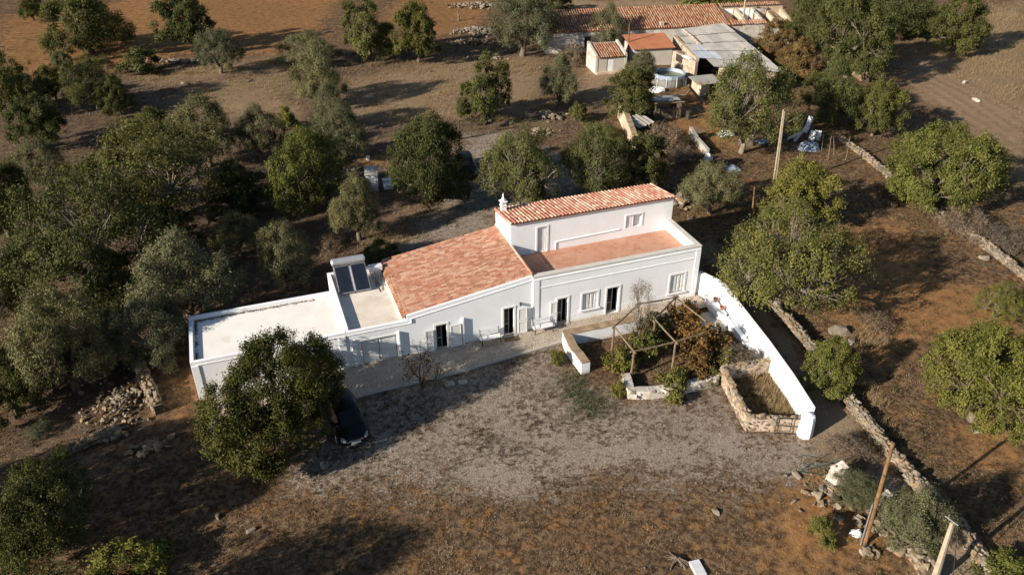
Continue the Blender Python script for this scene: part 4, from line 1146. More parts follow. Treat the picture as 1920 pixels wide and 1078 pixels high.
tr_rng = random.Random(77)
TREES_XY = []
def tree(bbox, kind, leafm, label, name='tree', cat='tree', group=None, var=None, clear=None, rz=None, at=None):
    x0, y0, x1, y1 = bbox
    if kind != 'hero': x0, x1, y0 = x0 - .04 * (x1 - x0), x1 + .04 * (x1 - x0), y0 - .07 * (y1 - y0)
    xm, ym = (x0 + x1) / 2, (y0 + y1) / 2
    cm, tm, R, C, zb = PROTO[kind][var if var is not None else tr_rng.randrange(len(PROTO[kind]))]
    z = 2.0
    for _ in range(6):
        p = G(xm, ym, z)
        d = depth(p)
        r = (x1 - x0) / 2 * d / FPX
        E = (y1 - y0) / 2 * d / FPX
        th = math.atan2(HCAM - z, p.y)
        c = math.sqrt(max(E * E - (r * math.sin(th)) ** 2, (0.38 * r * math.cos(th)) ** 2)) / math.cos(th)
        c = min(c, CMAX.get(kind, .9) * r)
        ry = min(max(math.sqrt(max(E * E - (c * math.cos(th)) ** 2, 0.01)) / math.sin(th), .75 * r), 1.35 * r)
        cl = clear if clear is not None else zb / C * c
        z = c + cl
    sx, sy, sz = r / R, ry / R, c / C
    g0 = float(gz(p.x, p.y))
    e = empty(name, (p.x, p.y, g0), tr_rng.choice((0.0, math.pi)), label, cat, group)
    e.scale = (sx * tr_rng.choice((-1, 1)), sy, sz)
    t = link_mesh('trunk', tm, e)
    k = link_mesh('crown', cm, e)
    k.material_slots[0].link = 'OBJECT'
    k.material_slots[0].material = MATS[leafm]
    k['kind'] = 'stuff'
    TREES_XY.append((p.x, p.y, r))
    return e
CA, OL, AL, BR, LI, DR = 'leaf_carob', 'leaf_olive', 'leaf_almond', 'leaf_bright', 'leaf_lime', 'leaf_dry'
TREES = [
 # hero and the trees round the house
 ((384, 596, 658, 864), 'hero', 'leaf_hero', 'big dark carob tree overhanging the parked car and the left end of the house', 'carob_tree'),
 ((728, 205, 884, 402), 'carob_big', CA, 'round dense carob tree left of the parked car behind the house', 'carob_tree'),
 ((895, 238, 1052, 392), 'almond', AL, 'grey-green carob behind the chimney, right of the rear parked car', 'carob_tree'),
 ((1048, 238, 1180, 372), 'almond', AL, 'grey-green carob tree with a white post in it, behind the upper roof', 'carob_tree'),
 ((1150, 255, 1262, 360), 'carob', CA, 'small carob behind the upper roof, at the foot of the ruined plaster wall', 'carob_tree'),
 ((494, 244, 642, 408), 'carob_big', BR, 'rounded yellow-green carob tree between the olives and the small hut', 'carob_tree'),
 ((614, 335, 718, 448), 'olive', OL, 'pale olive tree just below the small blue-white hut', 'olive_tree'),
 ((478, 418, 584, 545), 'olive', OL, 'pale olive tree behind the long white flat roof', 'olive_tree'),
 ((226, 436, 442, 612), 'olive', OL, 'wide spreading olive tree behind the left end of the flat roof', 'olive_tree'),
 ((205, 560, 352, 696), 'olive', OL, 'olive tree drooping beside the left end wall of the house', 'olive_tree'),
 ((676, 446, 748, 492), 'shrub', CA, 'dark low shrub behind the tiled roof and service box', 'shrub'),
 ((1280, 308, 1394, 402), 'olive', OL, 'pale olive tree right of the house, by the short wooden stake', 'olive_tree'),
 ((1352, 372, 1608, 590), 'loose', AL, 'large sprawling almond tree with bare pale branches right of the garden wall', 'almond_tree'),
 ((1422, 298, 1575, 425), 'carob', LI, 'yellow-green almond crown at the foot of the tall double pole', 'almond_tree'),
 # left side, front to back
 ((380, 300, 500, 400), 'carob', CA, 'dark low carob in the shade left of the rounded yellow-green one', 'carob_tree'),
 ((395, 400, 490, 480), 'olive', OL, 'small olive in the shaded gap behind the wide spreading one', 'olive_tree'),
 ((150, 470, 262, 590), 'carob', CA, 'dark carob squeezed between the huge twiggy one and the wide olive', 'carob_tree'),
 ((232, 205, 330, 280), 'carob', AL, 'grey-green bush-like carob left of the soft grey olive', 'carob_tree'),
 ((-40, 640, 60, 730), 'carob', CA, 'dark carob at the left edge above the visible trunk', 'carob_tree'),
 ((60, 125, 130, 185), 'carob', CA, 'low dark carob between the left edge trees and the twiggy one', 'carob_tree'),
 ((-70, 290, 60, 480), 'carob_big', CA, 'dark carob cut by the left edge beside the huge twiggy one', 'carob_tree'),
 ((-40, 470, 75, 610), 'olive', OL, 'olive cut by the left edge below the huge twiggy carob', 'olive_tree'),
 ((112, 585, 245, 708), 'olive', OL, 'olive between the tall olive and the drooping one at the house end', 'olive_tree'),
 ((255, 395, 372, 480), 'carob', AL, 'low grey-green carob filling in right of the huge twiggy one', 'carob_tree'),
 ((560, 235, 640, 300), 'carob', CA, 'dark carob in the shade behind the rounded yellow-green one', 'carob_tree'),
 ((2, 325, 300, 562), 'almond', CA, 'huge carob with bare grey twigs showing, at the middle of the left edge', 'carob_tree'),
 ((112, 232, 418, 430), 'almond', CA, 'broad dark carob spreading behind the huge twiggy one on the left', 'carob_tree'),
 ((18, 540, 195, 735), 'olive', OL, 'tall olive tree above the dark shade at the lower left', 'olive_tree'),
 ((-75, 580, 50, 770), 'carob', CA, 'carob cut by the left edge with its trunk showing below', 'carob_tree', 1.6),
 ((-20, 850, 168, 1062), 'carob_big', CA, 'dense carob tree in the bottom left corner', 'carob_tree'),
 ((150, 1006, 325, 1100), 'shrub', BR, 'low green shrub cut by the bottom edge, right of the corner carob', 'shrub'),
 ((-30, 98, 68, 225), 'carob', AL, 'grey-green tree cut by the left edge, above the others', 'carob_tree'),
 ((10, 178, 122, 280), 'carob', CA, 'dark carob tree below the grey-green one at the left edge', 'carob_tree'),
 ((22, 262, 128, 355), 'olive', OL, 'small olive tree at the left edge between two dark carobs', 'olive_tree'),
 ((122, 96, 215, 215), 'almond', AL, 'greyish twiggy tree on the edge of the ploughed red field', 'carob_tree'),
 ((186, 135, 248, 225), 'carob', CA, 'narrow dark green carob against the greyish twiggy tree', 'carob_tree'),
 ((72, -15, 238, 98), 'carob_big', CA, 'broad carob on the red ploughed soil at the top left', 'carob_tree'),
 ((28, -12, 84, 36), 'carob', CA, 'small carob cut by the top edge at the far left', 'carob_tree'),
 ((288, -10, 412, 92), 'carob', CA, 'double-crowned carob at the top of the red ploughed field', 'carob_tree'),
 ((362, 60, 452, 134), 'olive', OL, 'silvery olive tree on the strip of tall straw', 'olive_tree'),
 ((218, 90, 302, 138), 'shrub', AL, 'scrubby bush at the edge of the ploughed field, left of the silvery olive', 'shrub'),
 ((92, 96, 132, 130), 'shrub', OL, 'small pale bush alone on the red soil', 'shrub'),
 ((318, 184, 442, 305), 'olive', OL, 'soft grey olive tree in the middle of the left grove', 'olive_tree'),
 ((434, 198, 528, 292), 'olive', OL, 'olive tree left of the yellow shrub', 'olive_tree'),
 ((514, 200, 558, 240), 'shrub', LI, 'small yellow shrub between two olives', 'shrub'),
 ((508, 62, 642, 118), 'olive', OL, 'olive at the back of the straw strip, behind the open-trunked one', 'olive_tree'),
 ((532, 92, 650, 192), 'olive', OL, 'olive tree with bare trunk limbs showing at the end of the straw strip', 'olive_tree'),
 ((576, 160, 662, 238), 'olive', OL, 'olive tree beside the brown field, third down in the row', 'olive_tree'),
 ((590, 205, 692, 298), 'olive', OL, 'olive tree at the lower end of the row, above the hut', 'olive_tree'),
 ((638, -15, 738, 112), 'carob', AL, 'tall loose carob left of the darker tall carob at the top', 'carob_tree'),
 ((734, -8, 830, 130), 'carob', CA, 'tall dark carob beside the rubble heaps at the top', 'carob_tree'),
 ((858, 106, 962, 222), 'carob', CA, 'carob tree standing alone in the brown field', 'carob_tree'),
 ((914, -12, 1048, 98), 'olive', OL, 'big bushy olive tree left of the long ruined building', 'olive_tree'),
 ((1014, 92, 1088, 212), 'olive', OL, 'tall narrow olive tree left of the small tiled shed', 'olive_tree'),
 ((1100, 15, 1180, 90), 'olive', OL, 'olive tree growing before the long tiled roof', 'olive_tree'),
 ((1130, 130, 1238, 220), 'carob', CA, 'dark glossy carob before the pool and sheds', 'carob_tree'),
 ((1168, 98, 1240, 150), 'olive', OL, 'pale olive half hiding the orange-roofed shed', 'olive_tree'),
 ((1320, 112, 1490, 278), 'almond', AL, 'large round carob in front of the tin-roofed barn', 'carob_tree'),
 ((1408, 40, 1492, 104), 'carob', DR, 'brownish half-dry tree behind the tin-roofed barn', 'almond_tree'),
 ((1462, 72, 1545, 142), 'carob', DR, 'rusty brown tree right of the barn, lower of two', 'almond_tree'),
 ((1470, -20, 1575, 85), 'carob_big', CA, 'green carob right of the ruined end of the long building', 'carob_tree'),
 ((1530, -15, 1678, 150), 'carob_big', CA, 'huge dark carob crown at the top right, over the shaded track', 'carob_tree'),
 ((1512, 92, 1622, 262), 'carob_big', AL, 'tall carob over the end of the boundary stone wall', 'carob_tree'),
 ((1602, 146, 1694, 260), 'carob', CA, 'rounder carob just right of the one over the boundary wall end', 'carob_tree'),
 ((1590, -30, 1760, 62), 'carob_big', CA, 'carob cut by the top edge left of the straw field', 'carob_tree'),
 ((1742, -8, 1858, 92), 'carob', CA, 'carob tree standing on the straw field at the top right', 'carob_tree'),
 ((1662, 230, 1878, 385), 'carob_big', BR, 'large bright green carob beyond the boundary wall on the right', 'carob_tree'),
 ((1748, 614, 1960, 812), 'carob_big', BR, 'large bright green tree cut by the right edge', 'carob_tree'),
 ((1504, 628, 1614, 738), 'carob', BR, 'round bright green lentisk bush beside the lane wall', 'bush'),
 ((1828, 1028, 1950, 1110), 'shrub', BR, 'bright green bush in the bottom right corner beside the lane', 'shrub'),
 ((1558, 872, 1672, 962), 'olive', OL, 'young olive growing through the rubble by the entrance pillar', 'olive_tree'),
 ((1648, 905, 1780, 1056), 'olive', OL, 'olive tree by the lane between the wooden and the concrete pole', 'olive_tree'),
 ((1690, 30, 1690 + 60, 70), 'shrub', CA, 'low bush under the carobs at the edge of the top right track', 'shrub'),
 ((1258, -12, 1420, 14), 'shrub', BR, 'green hedge bush behind the long tiled roof at the top edge', 'shrub'),
 ((1000, -20, 1075, 22), 'carob', CA, 'dark carob behind the left end of the long ruin', 'carob_tree'),
]
for t in TREES:
    bb, kind, lm, lab, nm = t[:5]
    tree(bb, kind, lm, lab, nm, {'bush': 'bush', 'shrub': 'shrub'}.get(nm, 'tree'), clear=t[5] if len(t) > 5 else None)
# trees just outside the frame whose shade falls into it
def tree_at(x, y, kind, lm, r, h, label, name):
    cm, tm, R, C, zb = PROTO[kind][tr_rng.randrange(len(PROTO[kind]))]
    e = empty(name, (x, y, 0), tr_rng.uniform(0, 6), label, 'tree'); e.scale = (r / R, r / R, h / (2 * C + zb))
    link_mesh('trunk', tm, e); k = link_mesh('crown', cm, e); k.material_slots[0].link = 'OBJECT'; k.material_slots[0].material = MATS[lm]; k['kind'] = 'stuff'
tree_at(-19.0, 16.6, 'almond', CA, 4.4, 7.0, 'carob just below the bottom edge whose shadow crosses the dry grass', 'carob_tree')
tree_at(-29.5, 24.0, 'carob_big', CA, 4.2, 7.5, 'carob just beyond the bottom left corner', 'carob_tree')
# small bare trees
tree((738, 634, 834, 728), 'bare', DR, 'small nearly leafless tree on the edge of the cobbled path', 'bare_tree')
tree((1164, 522, 1242, 628), 'bare_pale', 'leaf_scrub', 'thin grey leafless tree before the white wall by the pergola', 'bare_tree')
tree((1545, 800, 1650, 880), 'scrub', 'leaf_scrub', 'dead twiggy bush over the entrance pillar', 'dead_bush', 'bush')
tree((1828, 530, 1926, 604), 'almond', 'leaf_vine', 'small leaning tree with yellowing leaves by the right edge', 'almond_tree')
# vines and shrubs in the little garden
VN = [((1190, 560, 1256, 655), 'vine', 'leaf_vine', 'green vine climbing the rear pergola post'),
      ((1250, 555, 1325, 630), 'vine', 'leaf_vine_red', 'rust-red vine on the pergola corner nearest the house'),
      ((1280, 595, 1372, 680), 'vine', 'leaf_vine_red', 'broad rust-brown vine over the middle of the pergola'),
      ((1276, 640, 1350, 712), 'vine', 'leaf_vine_red', 'rusty vine hanging down towards the front garden wall'),
      ((1130, 632, 1196, 718), 'vine', 'leaf_vine', 'yellow-green vine round the front left pergola post'),
      ((1234, 682, 1300, 752), 'vine', 'leaf_vine', 'leafy vine spilling over the rough white wall'),
      ((1172, 612, 1245, 672), 'vine', 'leaf_vine', 'low green vine inside the pergola shade'),
      ((1320, 680, 1358, 722), 'vine', 'leaf_vine', 'yellow vine at the corner between rough wall and stone pen'),
      ((1340, 650, 1396, 694), 'vine', 'leaf_vine', 'small yellowish vine by the stone pen'),
      ((1146, 706, 1182, 748), 'vine', 'leaf_vine', 'small bright weed at the corner of the rough white wall')]
for bb, k, lm, lab in VN: tree(bb, k, lm, lab, 'grape_vine', 'vine')
SB = [((1030, 652, 1062, 690), 'shrub', 'leaf_vine', 'small weed clump beside the low white planter wall'),
      ((1330, 640, 1440, 700), 'scrub', 'leaf_scrub', 'dry twiggy brush between vines and garden wall'),
      ((1520, 962, 1570, 1030), 'shrub', 'leaf_vine', 'small yellow-green bush among the rubble near the leaning pole'),
      ((1760, 375, 1870, 450), 'scrub', 'leaf_scrub', 'brown dry scrub beyond the boundary wall, upper clump'),
      ((1840, 395, 1940, 500), 'scrub', 'leaf_scrub', 'greyish dry scrub beyond the boundary wall at the right edge'),
      ((1195, 225, 1300, 290), 'scrub', 'leaf_scrub', 'dry brush filling the ruined yard'),
      ((1250, 265, 1320, 315), 'scrub', 'leaf_scrub', 'dry brush in front of the ruined yard'),
      ((1100, 225, 1170, 275), 'scrub', AL, 'scrubby weeds beside the ruined plaster wall'),
      ((1066, 188, 1104, 232), 'shrub', AL, 'clump of prickly pear by the stone heap'),
      ((1040, 80, 1110, 120), 'scrub', 'leaf_scrub', 'dry thorn bush before the left end of the long ruin'),
      ((1660, 330, 1720, 380), 'shrub', BR, 'green bush rooted in the boundary wall'),
      ((985, 340, 1030, 385), 'shrub', AL, 'low weeds at the edge of the rear gravel drive'),
      ((590, 430, 650, 480), 'scrub', 'leaf_scrub', 'dry weeds behind the flat roof near the tank'),
      ((40, 770, 100, 830), 'scrub', 'leaf_fennel', 'grey-green weeds on the shaded slope left of the rubble'),
      ((1600, 560, 1680, 640), 'scrub', 'leaf_scrub', 'dry brush in the orange field behind the big boulder')]
for bb, k, lm, lab in SB: tree(bb, k, lm, lab, 'shrub', 'shrub')

# ------------------------------------------------------------------ undergrowth between the trees: one mass
rsu = np.random.RandomState(9)
UP, UN, UT = [], [], []
def under(x, y, r, h, n):
    dd = unit(rsu.randn(n, 3)); dd[:, 2] = np.abs(dd[:, 2])
    p = dd * np.array([r, r, h]) * (rsu.rand(n) ** .4)[:, None]
    p[:, 0] += x; p[:, 1] += y; p[:, 2] += float(gz(x, y))
    UP.append(p); UN.append(unit(dd + rsu.randn(n, 3) * .6)); UT.append(np.clip(rsu.uniform(.1, .8) + rsu.uniform(-.25, .25, n), 0, 1))
def under_ok(x, y):
    u, v = toUV((x, y))
    if -33.5 < u < 3.0 and -15 < v < 8: return False
    return True
for (x, y, r) in TREES_XY:
    if r < 1.6: continue
    for i in range(7):
        a, q = rsu.uniform(0, 6.28), r * rsu.uniform(.7, 1.5)
        X_, Y_ = x + math.cos(a) * q, y + math.sin(a) * q
        if under_ok(X_, Y_): under(X_, Y_, rsu.uniform(.25, .8), rsu.uniform(.15, .55), 60)
for bb, n in (((0, 150, 640, 480), 230), ((0, 480, 360, 760), 90), ((640, 0, 1040, 120), 30), ((1080, 150, 1340, 330), 190), ((1330, 230, 1620, 330), 70), ((1040, 60, 1120, 150), 25), ((1330, 60, 1560, 150), 30), ((1260, 330, 1400, 470), 45), ((1600, 560, 1930, 1000), 60), ((1420, 400, 1700, 640), 50), ((1600, 240, 1930, 480), 40), ((0, 60, 320, 200), 40)):
    for i in range(n):
        p = G(rsu.uniform(bb[0], bb[2]), rsu.uniform(bb[1], bb[3]))
        if under_ok(p.x, p.y): under(p.x, p.y, rsu.uniform(.25, 1.1), rsu.uniform(.12, .8), 75)
UP, UN, UT = np.concatenate(UP), np.concatenate(UN), np.concatenate(UT)
V, F = leaf_quads(rsu, UP, UN, .13, .035)
tag(link_mesh('undergrowth', np_mesh('undergrowth', V, F, 'leaf_under', np.repeat(UT, 4))), 'low olive-brown scrub and weeds between the trees', 'undergrowth', kind='stuff')
# ------------------------------------------------------------------ dry stone walls, rubble and rocks
stone_wall('dry stone wall along the far side of the lane', [(1392, 505), (1440, 575), (1475, 605), (1530, 672), (1600, 770), (1650, 832), (1705, 893)], 0.65, 0.42, ('stone', 'stone', 'stone_ochre'), size=0.22, limit=290, seed=31)
stone_wall('collapsing stone wall beside the lane at the concrete pole', [(1705, 900), (1760, 955), (1800, 1000), (1860, 1085)], 0.55, 0.6, ('stone', 'stone', 'stone_ochre'), size=0.25, limit=250, seed=32)
stone_wall('stone wall end at the bottom, left of the lane below the olive', [(1690, 1010), (1722, 1048), (1745, 1085)], 0.6, 0.8, size=0.27, limit=120, seed=33)
stone_wall('long pale boundary wall of stones across the right field', [(1572, 258), (1620, 296), (1650, 320), (1700, 362), (1750, 400), (1850, 468), (1935, 532)], 0.55, 0.42, ('stone', 'stone', 'stone_ochre'), 0.26, 290, 34)
stone_wall('short stone wall beside the left end of the house', [(252, 672), (282, 735), (300, 775)], 0.8, 0.55, ('stone_ochre', 'stone'), 0.27, 200, 35)
stone_wall('low stone terrace edge at the lower left', [(92, 860), (150, 838), (215, 812)], 0.35, 0.5, ('stone', 'stone_ochre'), 0.26, 120, 36)
stone_wall('stone wall remnant under the carobs at the top right', [(1560, 120), (1600, 140), (1625, 155)], 0.7, 0.6, ('stone_ochre',), 0.5, 40, 37)
rubble('heap of pale rubble beside the short wall at the lower left', 228, 756, 2.4, 2.0, 210, 0.20, ('stone', 'stone_ochre'), 41, 0.5, 150)
rubble('loose stones at the end of the low terrace edge', 212, 812, 0.9, 0.9, 60, 0.28, ('stone', 'stone_ochre'), 42, 0.35, 60)
rubble('scatter of blocks below the rubble heap at the lower left', 288, 838, 1.2, 0.8, 40, 0.32, ('stone', 'stone_ochre'), 43, 0.25, 40)
rubble('small group of pale stones in front of the big carob', 612, 873, 0.5, 0.5, 16, 0.24, ('stone_white', 'stone'), 44, 0.15, 16)
rubble('grey heap of field stones at the top beside the tall carob', 890, 62, 5.0, 2.0, 260, 0.38, ('stone',), 45, 0.8, 110)
rubble('orange heap of field stones below the grey heap', 885, 82, 4.2, 1.6, 220, 0.34, ('stone_ochre',), 46, 0.6, 90)
rubble('low scatter of stones in front of the orange heap', 905, 112, 3.6, 0.8, 50, 0.42, ('stone_ochre', 'stone'), 47, 0.3, 50)
rubble('bank of white field stones at the top edge', 900, 12, 6.0, 1.6, 200, 0.4, ('stone',), 48, 0.6, 80)
rubble('dark heap of stones by the prickly pears', 1025, 220, 1.7, 1.2, 90, 0.36, ('stone',), 49, 0.7, 80)
rubble('stones scattered at the rear drive beside the gate', 1010, 248, 1.6, 1.0, 40, 0.36, ('stone_ochre', 'stone'), 50, 0.3, 40)
rubble('tumbled stones round the entrance pillar', 1560, 925, 1.6, 1.2, 90, 0.26, ('stone_ochre', 'stone'), 51, 0.25, 80)
rubble('tumbled whitewashed stones beside the leaning wooden pole', 1645, 985, 0.9, 1.5, 70, 0.30, ('stone', 'stone_ochre', 'stone'), 52, 0.45, 70)
rubble('small cluster of stones below the leaning wooden pole', 1625, 1035, 0.6, 0.4, 24, 0.22, ('stone', 'stone_ochre'), 53, 0.15, 24)
rubble('tumbled stones along the bank behind the right end of the house', 1275, 375, 1.0, 3.0, 80, 0.36, ('stone', 'stone_ochre'), 54, 0.5, 80)
rubble('stones lining the straw strip at the edge of the ploughed field', 350, 117, 6.5, 1.0, 90, 0.4, ('stone',), 55, 0.3, 60)
rubble('stones piled at the foot of the olives left of the hut', 650, 330, 1.2, 1.8, 60, 0.36, ('stone', 'stone_ochre'), 56, 0.4, 60)
rubble('stones lying along the inside of the garden wall by the vines', 1385, 660, 0.8, 1.6, 50, 0.26, ('stone_ochre', 'stone'), 57, 0.15, 50)
rubble('pale stones along the top of the long ruin end wall', 1060, 60, 0.9, 1.2, 40, 0.4, ('stone_ochre', 'stone'), 58, 0.8, 40)
ROCKS = [(1575, 625, 0.95, 'large pale boulder behind the bright green bush', 'stone'), (1592, 640, 0.7, 'second boulder leaning on the large pale one', 'stone'),
 (347, 160, 0.7, 'single pale rock in the brown field under the grove', 'stone'), (470, 153, 0.5, 'small pale rock in the straw at the edge of the brown field', 'stone'),
 (1342, 960, 0.30, 'flat white stone lying in the dry grass, below the stone pen', 'stone'), (1830, 810, 0.42, 'pale rock on the right edge of the orange field', 'stone'),
 (1775, 632, 0.45, 'flat rock on bare orange ground near the right edge', 'stone_ochre'), (1845, 485, 0.5, 'pale rocks before the boundary wall at the right', 'stone'),
 (160, 915, 0.42, 'white torn rock beside the corner carob', 'stone_white'), (410, 968, 0.32, 'pale rock at the shade edge in the lower grass', 'stone'),
 (470, 995, 0.3, 'small grey rock in the lower dry grass', 'stone'), (1493, 892, 0.36, 'rounded stone at the foot of the green gate', 'stone'),
 (835, 295, 0.4, 'pale stone on the rear drive by the parked car', 'stone'), (920, 228, 0.4, 'white stone beside the rear gate', 'stone_white'),
 (1035, 215, 0.55, 'tan stone left of the dark stone heap', 'stone_ochre'), (1810, 155, 0.7, 'white stone on the tan track', 'stone_white'), (1830, 190, 0.7, 'stone at the end of the orange patch on the track', 'stone_white'),
 (148, 723, 0.35, 'white rock in shade above the rubble heap', 'stone_white'), (1540, 945, 0.36, 'blocky stone above the yellow-green bush', 'stone_ochre'), (1572, 972, 0.34, 'grey stone right of the blocky one near the leaning pole', 'stone')]
for i, (x, y, s, lab, mk) in enumerate(ROCKS):
    p = at_ground(x, y)
    o = link_mesh('rock', STONES[mk][i % 8], None, (p.x, p.y, p.z + s * 0.2), (0.2 * (i % 3 - 1), 0.15 * (i % 2), i * 1.3), (s * 1.5, s, s * 0.9))
    tag(o, lab, 'rock')

# ------------------------------------------------------------------ poles
def pole(label, bx, by, ty, lean_px, r, mat, name='utility_pole', extra=None, top_r=None):
    b = at_ground(bx, by)
    h = HGT(bx, by, ty)
    tip = G(bx + lean_px, ty, h)
    root = empty(name, b, 0, label, 'pole')
    t = Vector((tip.x - b.x, tip.y - b.y, h))
    mb = MB(); mb.tube([(0, 0, -0.4), tuple(t * 0.5), tuple(t)], [r * 1.15, r, top_r or r * 0.8], 9); mb.build('shaft', mat, root)
    return root, t
wp, tip = pole('leaning brown wooden utility pole beside the entrance rubble', 1622, 1018, 830, 53, 0.095, 'wood_pole')
mb = MB(); mb.tube([(-0.22, -0.05, 0), tuple(tip * 0.42 + Vector((-0.17, -0.03, 0)))], 0.035, 6); mb.build('cable_conduit', 'metal_grey', wp)
mb = MB(); mb.tube([tuple(tip * 0.7), tuple(tip * 0.7 + Vector((0.02, 0, 0.03)))], 0.14, 8); mb.build('steel_band', 'metal_dark', wp)
wp, tip = pole('tall thin double pole standing alone in the right field', 1449, 354, 206, 20, 0.075, 'concrete_pole')
mb = MB(); mb.tube([(0.22, 0, -0.3), tuple(tip * 0.98 + Vector((0.10, 0, 0)))], 0.055, 7); mb.build('second_shaft', 'concrete_pole', wp)
pole('short brown wooden stake right of the house', 1410, 407, 351, 5, 0.07, 'wood_pole')
wp, tip = pole('concrete street lamp pole at the end of the tin roof', 1388, 74, -8, 11, 0.16, 'concrete_pole', name='street_lamp')
mb = MB(); mb.tube([tuple(tip * 0.93), tuple(tip * 0.97 + Vector((-0.6, -0.1, 0.2))), tuple(tip * 0.97 + Vector((-1.3, -0.2, 0.25)))], 0.035, 6); mb.build('lamp_arm', 'metal_grey', wp)
mb = MB(); mb.tube([tuple(tip * 0.97 + Vector((-1.2, -0.2, 0.24))), tuple(tip * 0.97 + Vector((-1.45, -0.22, 0.26))), tuple(tip * 0.97 + Vector((-1.8, -0.25, 0.24)))], [0.05, 0.12, 0.06], 8); mb.build('lamp_head', 'metal_white', wp)
pole('thin pale pole sticking up before the long tiled roof', 1320, 52, 6, 5, 0.07, 'concrete_pole')
pole('brown wooden pole between the two small sheds', 1177, 118, 46, 3, 0.09, 'wood_pole')
pole('thin weathered post by the prickly pears', 1092, 195, 172, 1, 0.05, 'wood')
for i, (x, y, ty) in enumerate(((1541, 282, 252), (1553, 300, 254), (1565, 290, 256), (1586, 300, 256), (1590, 268, 250))):
    pole(['crooked fence stake nearest the blue tarp heap', 'second thin fence stake right of the tarp heap', 'third thin fence stake right of the tarp heap', 'tallest fence stake at the boundary wall', 'short stake at the head of the boundary wall'][i], x, y, ty, (3, 6, -2, 8, 3)[i], 0.035, 'wood', name='fence_stake')
# concrete pole bottom right: tapered H-section
b = at_ground(1752, 1092); h = 4.6
tp = G(1787, 978, 4.05)
root = empty('utility_pole', b, 0, 'tall tapering concrete pole cut by the bottom edge beside the lane', 'pole')
dv = Vector((tp.x - b.x, tp.y - b.y, 4.05))
ang = 0.5
mb = MB()
def sect(c, w, d):
    ca, sa = math.cos(ang), math.sin(ang)
    return [(c.x + x * ca - y * sa, c.y + x * sa + y * ca, c.z) for x, y in ((-w, -d), (w, -d), (w, d), (-w, d))]
mb.hexa(sect(Vector((0, 0, -.5)), 0.17, 0.13), sect(dv, 0.09, 0.075)); mb.build('shaft', 'concrete_pole', root, bevel=0.03)
mb = MB(); s0, s1 = sect(Vector((0, 0, -.5)), 0.06, 0.142), sect(dv * 0.96, 0.032, 0.084); mb.hexa(s0, s1); mb.build('recess_rib', 'concrete', root)
mb = MB(); mb.tube([tuple(dv + Vector((-0.25, 0.25, 0.15))), tuple(dv + Vector((0.2, -0.1, -0.05)))], 0.03, 6); mb.build('bracket', 'metal_grey', root)
mb = MB(); mb.tube([tuple(dv + Vector((0.12, 0, 0))), tuple(dv * 0.7 + Vector((0.42, 0, 0))), tuple(Vector((0.75, -0.1, 0)))], 0.02, 6); mb.build('stay_cable', 'metal_dark', root)

# ------------------------------------------------------------------ gates and pillars
def bar_gate(label, p0, p1, h, mat, n=2, mid=True, lean=0.0, diag=False, r=0.022):
    p0, p1 = Vector(p0), Vector(p1)
    root = empty('metal_gate', p0, 0, label, 'gate')
    d = p1 - p0; nn = Vector((-d.y, d.x, 0)).normalized()
    P = lambda t, z: tuple(d * t + Vector((0, 0, z + 0.06)) + nn * lean * z)
    for z in np.linspace(0, h, n + 1):
        mb = MB(); mb.tube([P(0, z), P(1, z)], r, 5); mb.build('rail', mat, root)
    for t in ((0, 0.5, 1) if mid else (0, 1)):
        mb = MB(); mb.tube([P(t, -0.05), P(t, h)], r, 5); mb.build('upright', mat, root)
    if diag:
        mb = MB(); mb.tube([P(0, 0), P(1, h)], r, 5); mb.build('brace', mat, root)
    return root
bar_gate('dark metal gate leaning open at the corner of the stone pen', at_ground(1452, 812), at_ground(1508, 815), 1.05, 'metal_dark', lean=0.05)
bar_gate('green metal gate standing open on the gravel by the rubble pillar', at_ground(1497, 884), at_ground(1560, 894), 1.15, 'metal_green', diag=True, mid=False)
bar_gate('tall metal gate frame across the rear drive', at_ground(862, 262), at_ground(907, 255), 1.9, 'metal_dark', n=1, r=0.05)
# entrance pillar, whitewashed rubble
p = at_ground(1567, 905)
root = empty('entrance_pillar', p, 0.3, 'broken whitewashed stone pillar at the entrance to the yard', 'pillar')
mb = MB(); mb.hexa([(-.42, -.4, -.2), (.42, -.4, -.2), (.45, .4, -.2), (-.42, .42, -.2)], [(-.28, -.3, 1.05), (.34, -.28, 1.25), (.30, .3, 1.3), (-.3, .3, 1.0)]); mb.build('pillar_core', 'limewash_old', root, bevel=0.06)
its = []
r = random.Random(3)
for i in range(18):
    a = r.uniform(0, 6.28); z = r.uniform(0, 1.2); q = 0.46 - z * 0.12
    its.append(((math.cos(a) * q, math.sin(a) * q, z), 0.22, a))
put_stones(root, its, ('stone_white',), 46, 5)
p = at_ground(1662, 960)
root = empty('ruined_pillar', p, 0.5, 'crumbling whitewashed masonry stub behind the leaning wooden pole', 'pillar')
mb = MB(); mb.hexa([(-.5, -.6, -.2), (.4, -.6, -.2), (.4, .6, -.2), (-.5, .6, -.2)], [(-.4, -.5, .5), (.3, -.3, .9), (.3, .5, 1.1), (-.35, .5, .8)]); mb.build('pillar_core', 'limewash_old', root, bevel=0.06)
its = [((r.uniform(-.45, .4), r.uniform(-.55, .55), r.uniform(0.1, 1.0)), 0.25, r.uniform(0, 6)) for i in range(36)]
put_stones(root, its, ('stone_white', 'stone_ochre'), 36, 6)
# white finial post in the carob
p = at_ground(1117, 345)
root = empty('white_post', p, 0, 'slim white finial post rising among the carobs behind the house', 'post')
hh = HGT(1117, 345, 273)
mb = MB(); mb.lathe([(0.16, 0), (0.14, hh - 0.9), (0.2, hh - 0.85), (0.2, hh - 0.75), (0.15, hh - 0.7), (0.17, hh - 0.45), (0.12, hh - 0.3), (0.15, hh - 0.15), (0.02, hh)], 9); mb.build('shaft', 'limewash', root)

